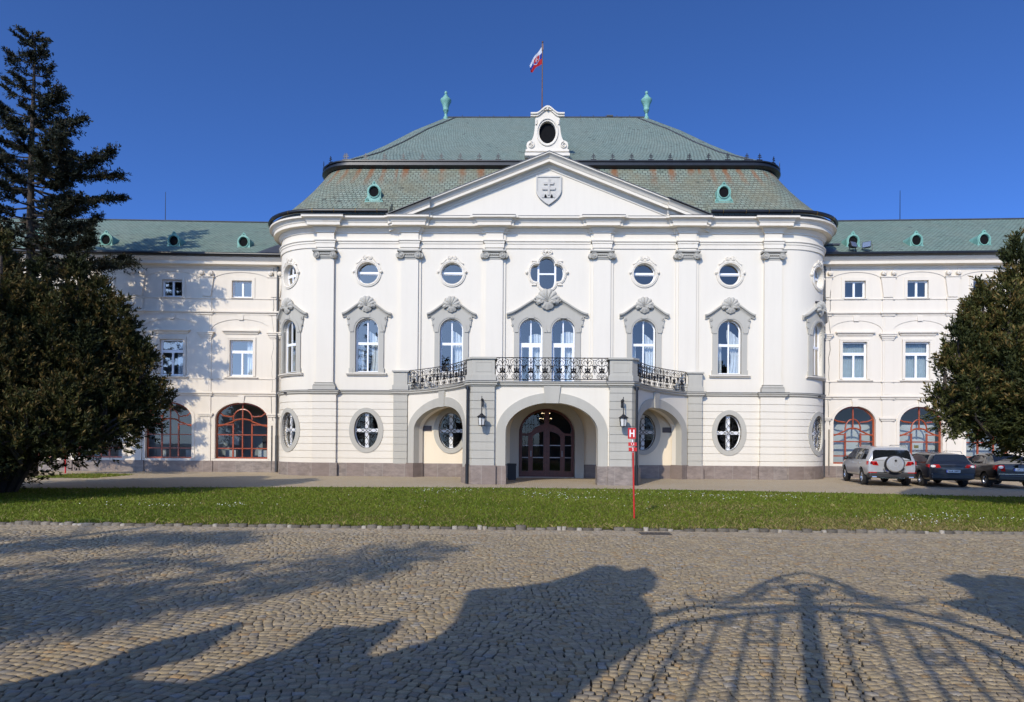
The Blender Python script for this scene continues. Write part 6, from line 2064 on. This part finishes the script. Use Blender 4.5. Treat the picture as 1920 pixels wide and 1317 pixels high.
# overhanging tree behind the viewer, left
tt = thing('park_tree', 'large spreading conifer behind the gate whose branches overhang the court', 'tree', (-16.5, -7.5, 0))
mb = MB(); P = []; D = []
r3 = random.Random(4)
mb.tube([(0, 0, -.1), (.1, 0, 5), (.3, .2, 10), (.5, .3, 15)], .45, 8, r2=.1)
off = Vector((-16.5, -7.5, 0))
def limb(pts, r, dens, spread, k=2):
    pts = [Vector(p) - off for p in pts]
    full = [Vector((.15, .1, pts[0].z - 1.0))] + pts
    mb.tube([tuple(p) for p in full], r, 6, r2=.015)
    for a, b in zip(full[:-1], full[1:]):
        L = (b - a).length
        for q in range(int(L * dens)):
            s = r3.random(); p = a.lerp(b, s)
            d = Vector((r3.uniform(-1, 1), r3.uniform(-1, 1), r3.uniform(-.8, .5))).normalized()
            for w in range(k):
                pp = p + d * spread * r3.random(); P.append(tuple(pp)); D.append(tuple((d + (b - a).normalized() * .6).normalized()))
limb([(-12, -5.6, 7.4), (-9.3, -5, 8.0), (-8.84, -5, 8.44), (-8.48, -5, 9.03), (-8.16, -5, 9.66), (-7.86, -5, 9.91), (-7.73, -5, 10.6), (-7.8, -5, 11.6)], .13, 40, .24)
limb([(-15.5, -5.5, 10.6), (-14.74, -5, 11.33), (-14.41, -5, 11.98), (-13.5, -5, 12.36), (-11.9, -5, 12.4)], .10, 90, .5)
limb([(-13.8, -6, 8.4), (-12.3, -5, 9.4), (-11.2, -5, 9.2), (-10.33, -5, 9.25), (-9.4, -5, 8.95)], .10, 110, .50)
limb([(-12.8, -5.4, 8.2), (-11.2, -5, 8.7), (-10.1, -5, 8.6), (-9.5, -5, 8.5)], .08, 80, .4)
limb([(-11.5, -5.3, 8.6), (-9.9, -5, 8.95), (-9.42, -5, 9.29), (-8.65, -5, 10.13), (-8.46, -5, 10.89), (-8.55, -5, 12.04)], .08, 26, .38)
limb([(-13.5, -5.3, 10.0), (-11.5, -5, 10.8), (-10.2, -5, 10.5), (-9.2, -5, 10.8), (-8.8, -5, 11.4)], .07, 26, .42)
for k in range(60):                                    # the rest of the crown, left of the court
    a = r3.uniform(1.7, 5.2); z = r3.uniform(4, 15); L = (15.5 - z) * .35 + r3.uniform(.5, 1.5)
    e = Vector((L * math.cos(a), L * math.sin(a), z + .3))
    mb.tube([(.2, .1, z - .4), tuple(e * .5 + Vector((0, 0, z * .5 - .1))), tuple(e)], .06, 5, r2=.012)
    for q in range(14):
        s = r3.uniform(.3, 1); d = Vector((r3.uniform(-1, 1), r3.uniform(-1, 1), r3.uniform(-.5, .5))).normalized()
        P.append((e.x * s, e.y * s, z + .3 * s)); D.append(tuple(d))
P = np.array(P); D = np.array(D)
V, F, T = sprays(P, D, 12, .42, .024, 5, lambda r2, Pn, s: np.array([.025, .032, .014]) * r2.uniform(.7, 1.3, s.shape)[..., None], .7, .2)
np_mesh('crown', V, F, M['firleaf'], T, tt)
mb.build('trunk', M['bark'], tt, .9)
# ================================================================== LIGHT, SKY, CAMERA
w = bpy.data.worlds.new('World'); SC.world = w; w.use_nodes = True
nt = w.node_tree; bg = nt.nodes['Background']
sky = nt.nodes.new('ShaderNodeTexSky'); sky.sky_type = 'NISHITA'; sky.sun_disc = False
sky.sun_elevation = SUN_EL; sky.sun_rotation = math.radians(180) + SUN_AZ
sky.altitude = 700; sky.air_density = .34; sky.dust_density = 2.3; sky.ozone_density = 10
nt.links.new(mixc(nt, 1.0, sky.outputs[0], (.88, 1.10, 1.27), 'MULTIPLY'), bg.inputs[0]); bg.inputs[1].default_value = .122
s = bpy.data.lights.new('Sun', 'SUN'); s.energy = 1.9; s.angle = math.radians(.5); s.color = (1, .885, .69)
so = bpy.data.objects.new('Sun', s); COL.objects.link(so)
d = Vector((math.sin(SUN_AZ) * math.cos(SUN_EL), math.cos(SUN_AZ) * math.cos(SUN_EL), -math.sin(SUN_EL)))
so.rotation_euler = d.to_track_quat('-Z', 'Y').to_euler()
so.location = (-20, -40, 40)
c = bpy.data.cameras.new('Camera'); co = bpy.data.objects.new('Camera', c); COL.objects.link(co); SC.camera = co
yaw, pitch, roll = math.radians(.9), math.radians(.2), math.radians(.44)
f = Vector((-math.sin(yaw) * math.cos(pitch), math.cos(yaw) * math.cos(pitch), math.sin(pitch)))
r = Vector((math.cos(yaw), math.sin(yaw), 0)); u = r.cross(f)
r2 = r * math.cos(roll) + u * math.sin(roll); u2 = -r * math.sin(roll) + u * math.cos(roll)
co.matrix_world = Matrix(((r2.x, u2.x, -f.x, 0), (r2.y, u2.y, -f.y, 0), (r2.z, u2.z, -f.z, 1.8), (0, 0, 0, 1)))
c.sensor_fit = 'HORIZONTAL'; c.sensor_width = 36; c.lens = 36 * 1200 / 1920
c.shift_y = (824.5 - 658.5) / 1920
c.clip_start = .05; c.clip_end = 2000
SC.view_settings.view_transform = 'Standard'; SC.view_settings.look = 'None'; SC.view_settings.gamma = 1; SC.view_settings.use_curve_mapping = False
SC.view_settings.exposure = 1.0
SC.render.resolution_x = 1024; SC.render.resolution_y = 702
SC.cycles.use_denoising = True
SC.cycles.max_bounces = 8; SC.cycles.transparent_max_bounces = 12
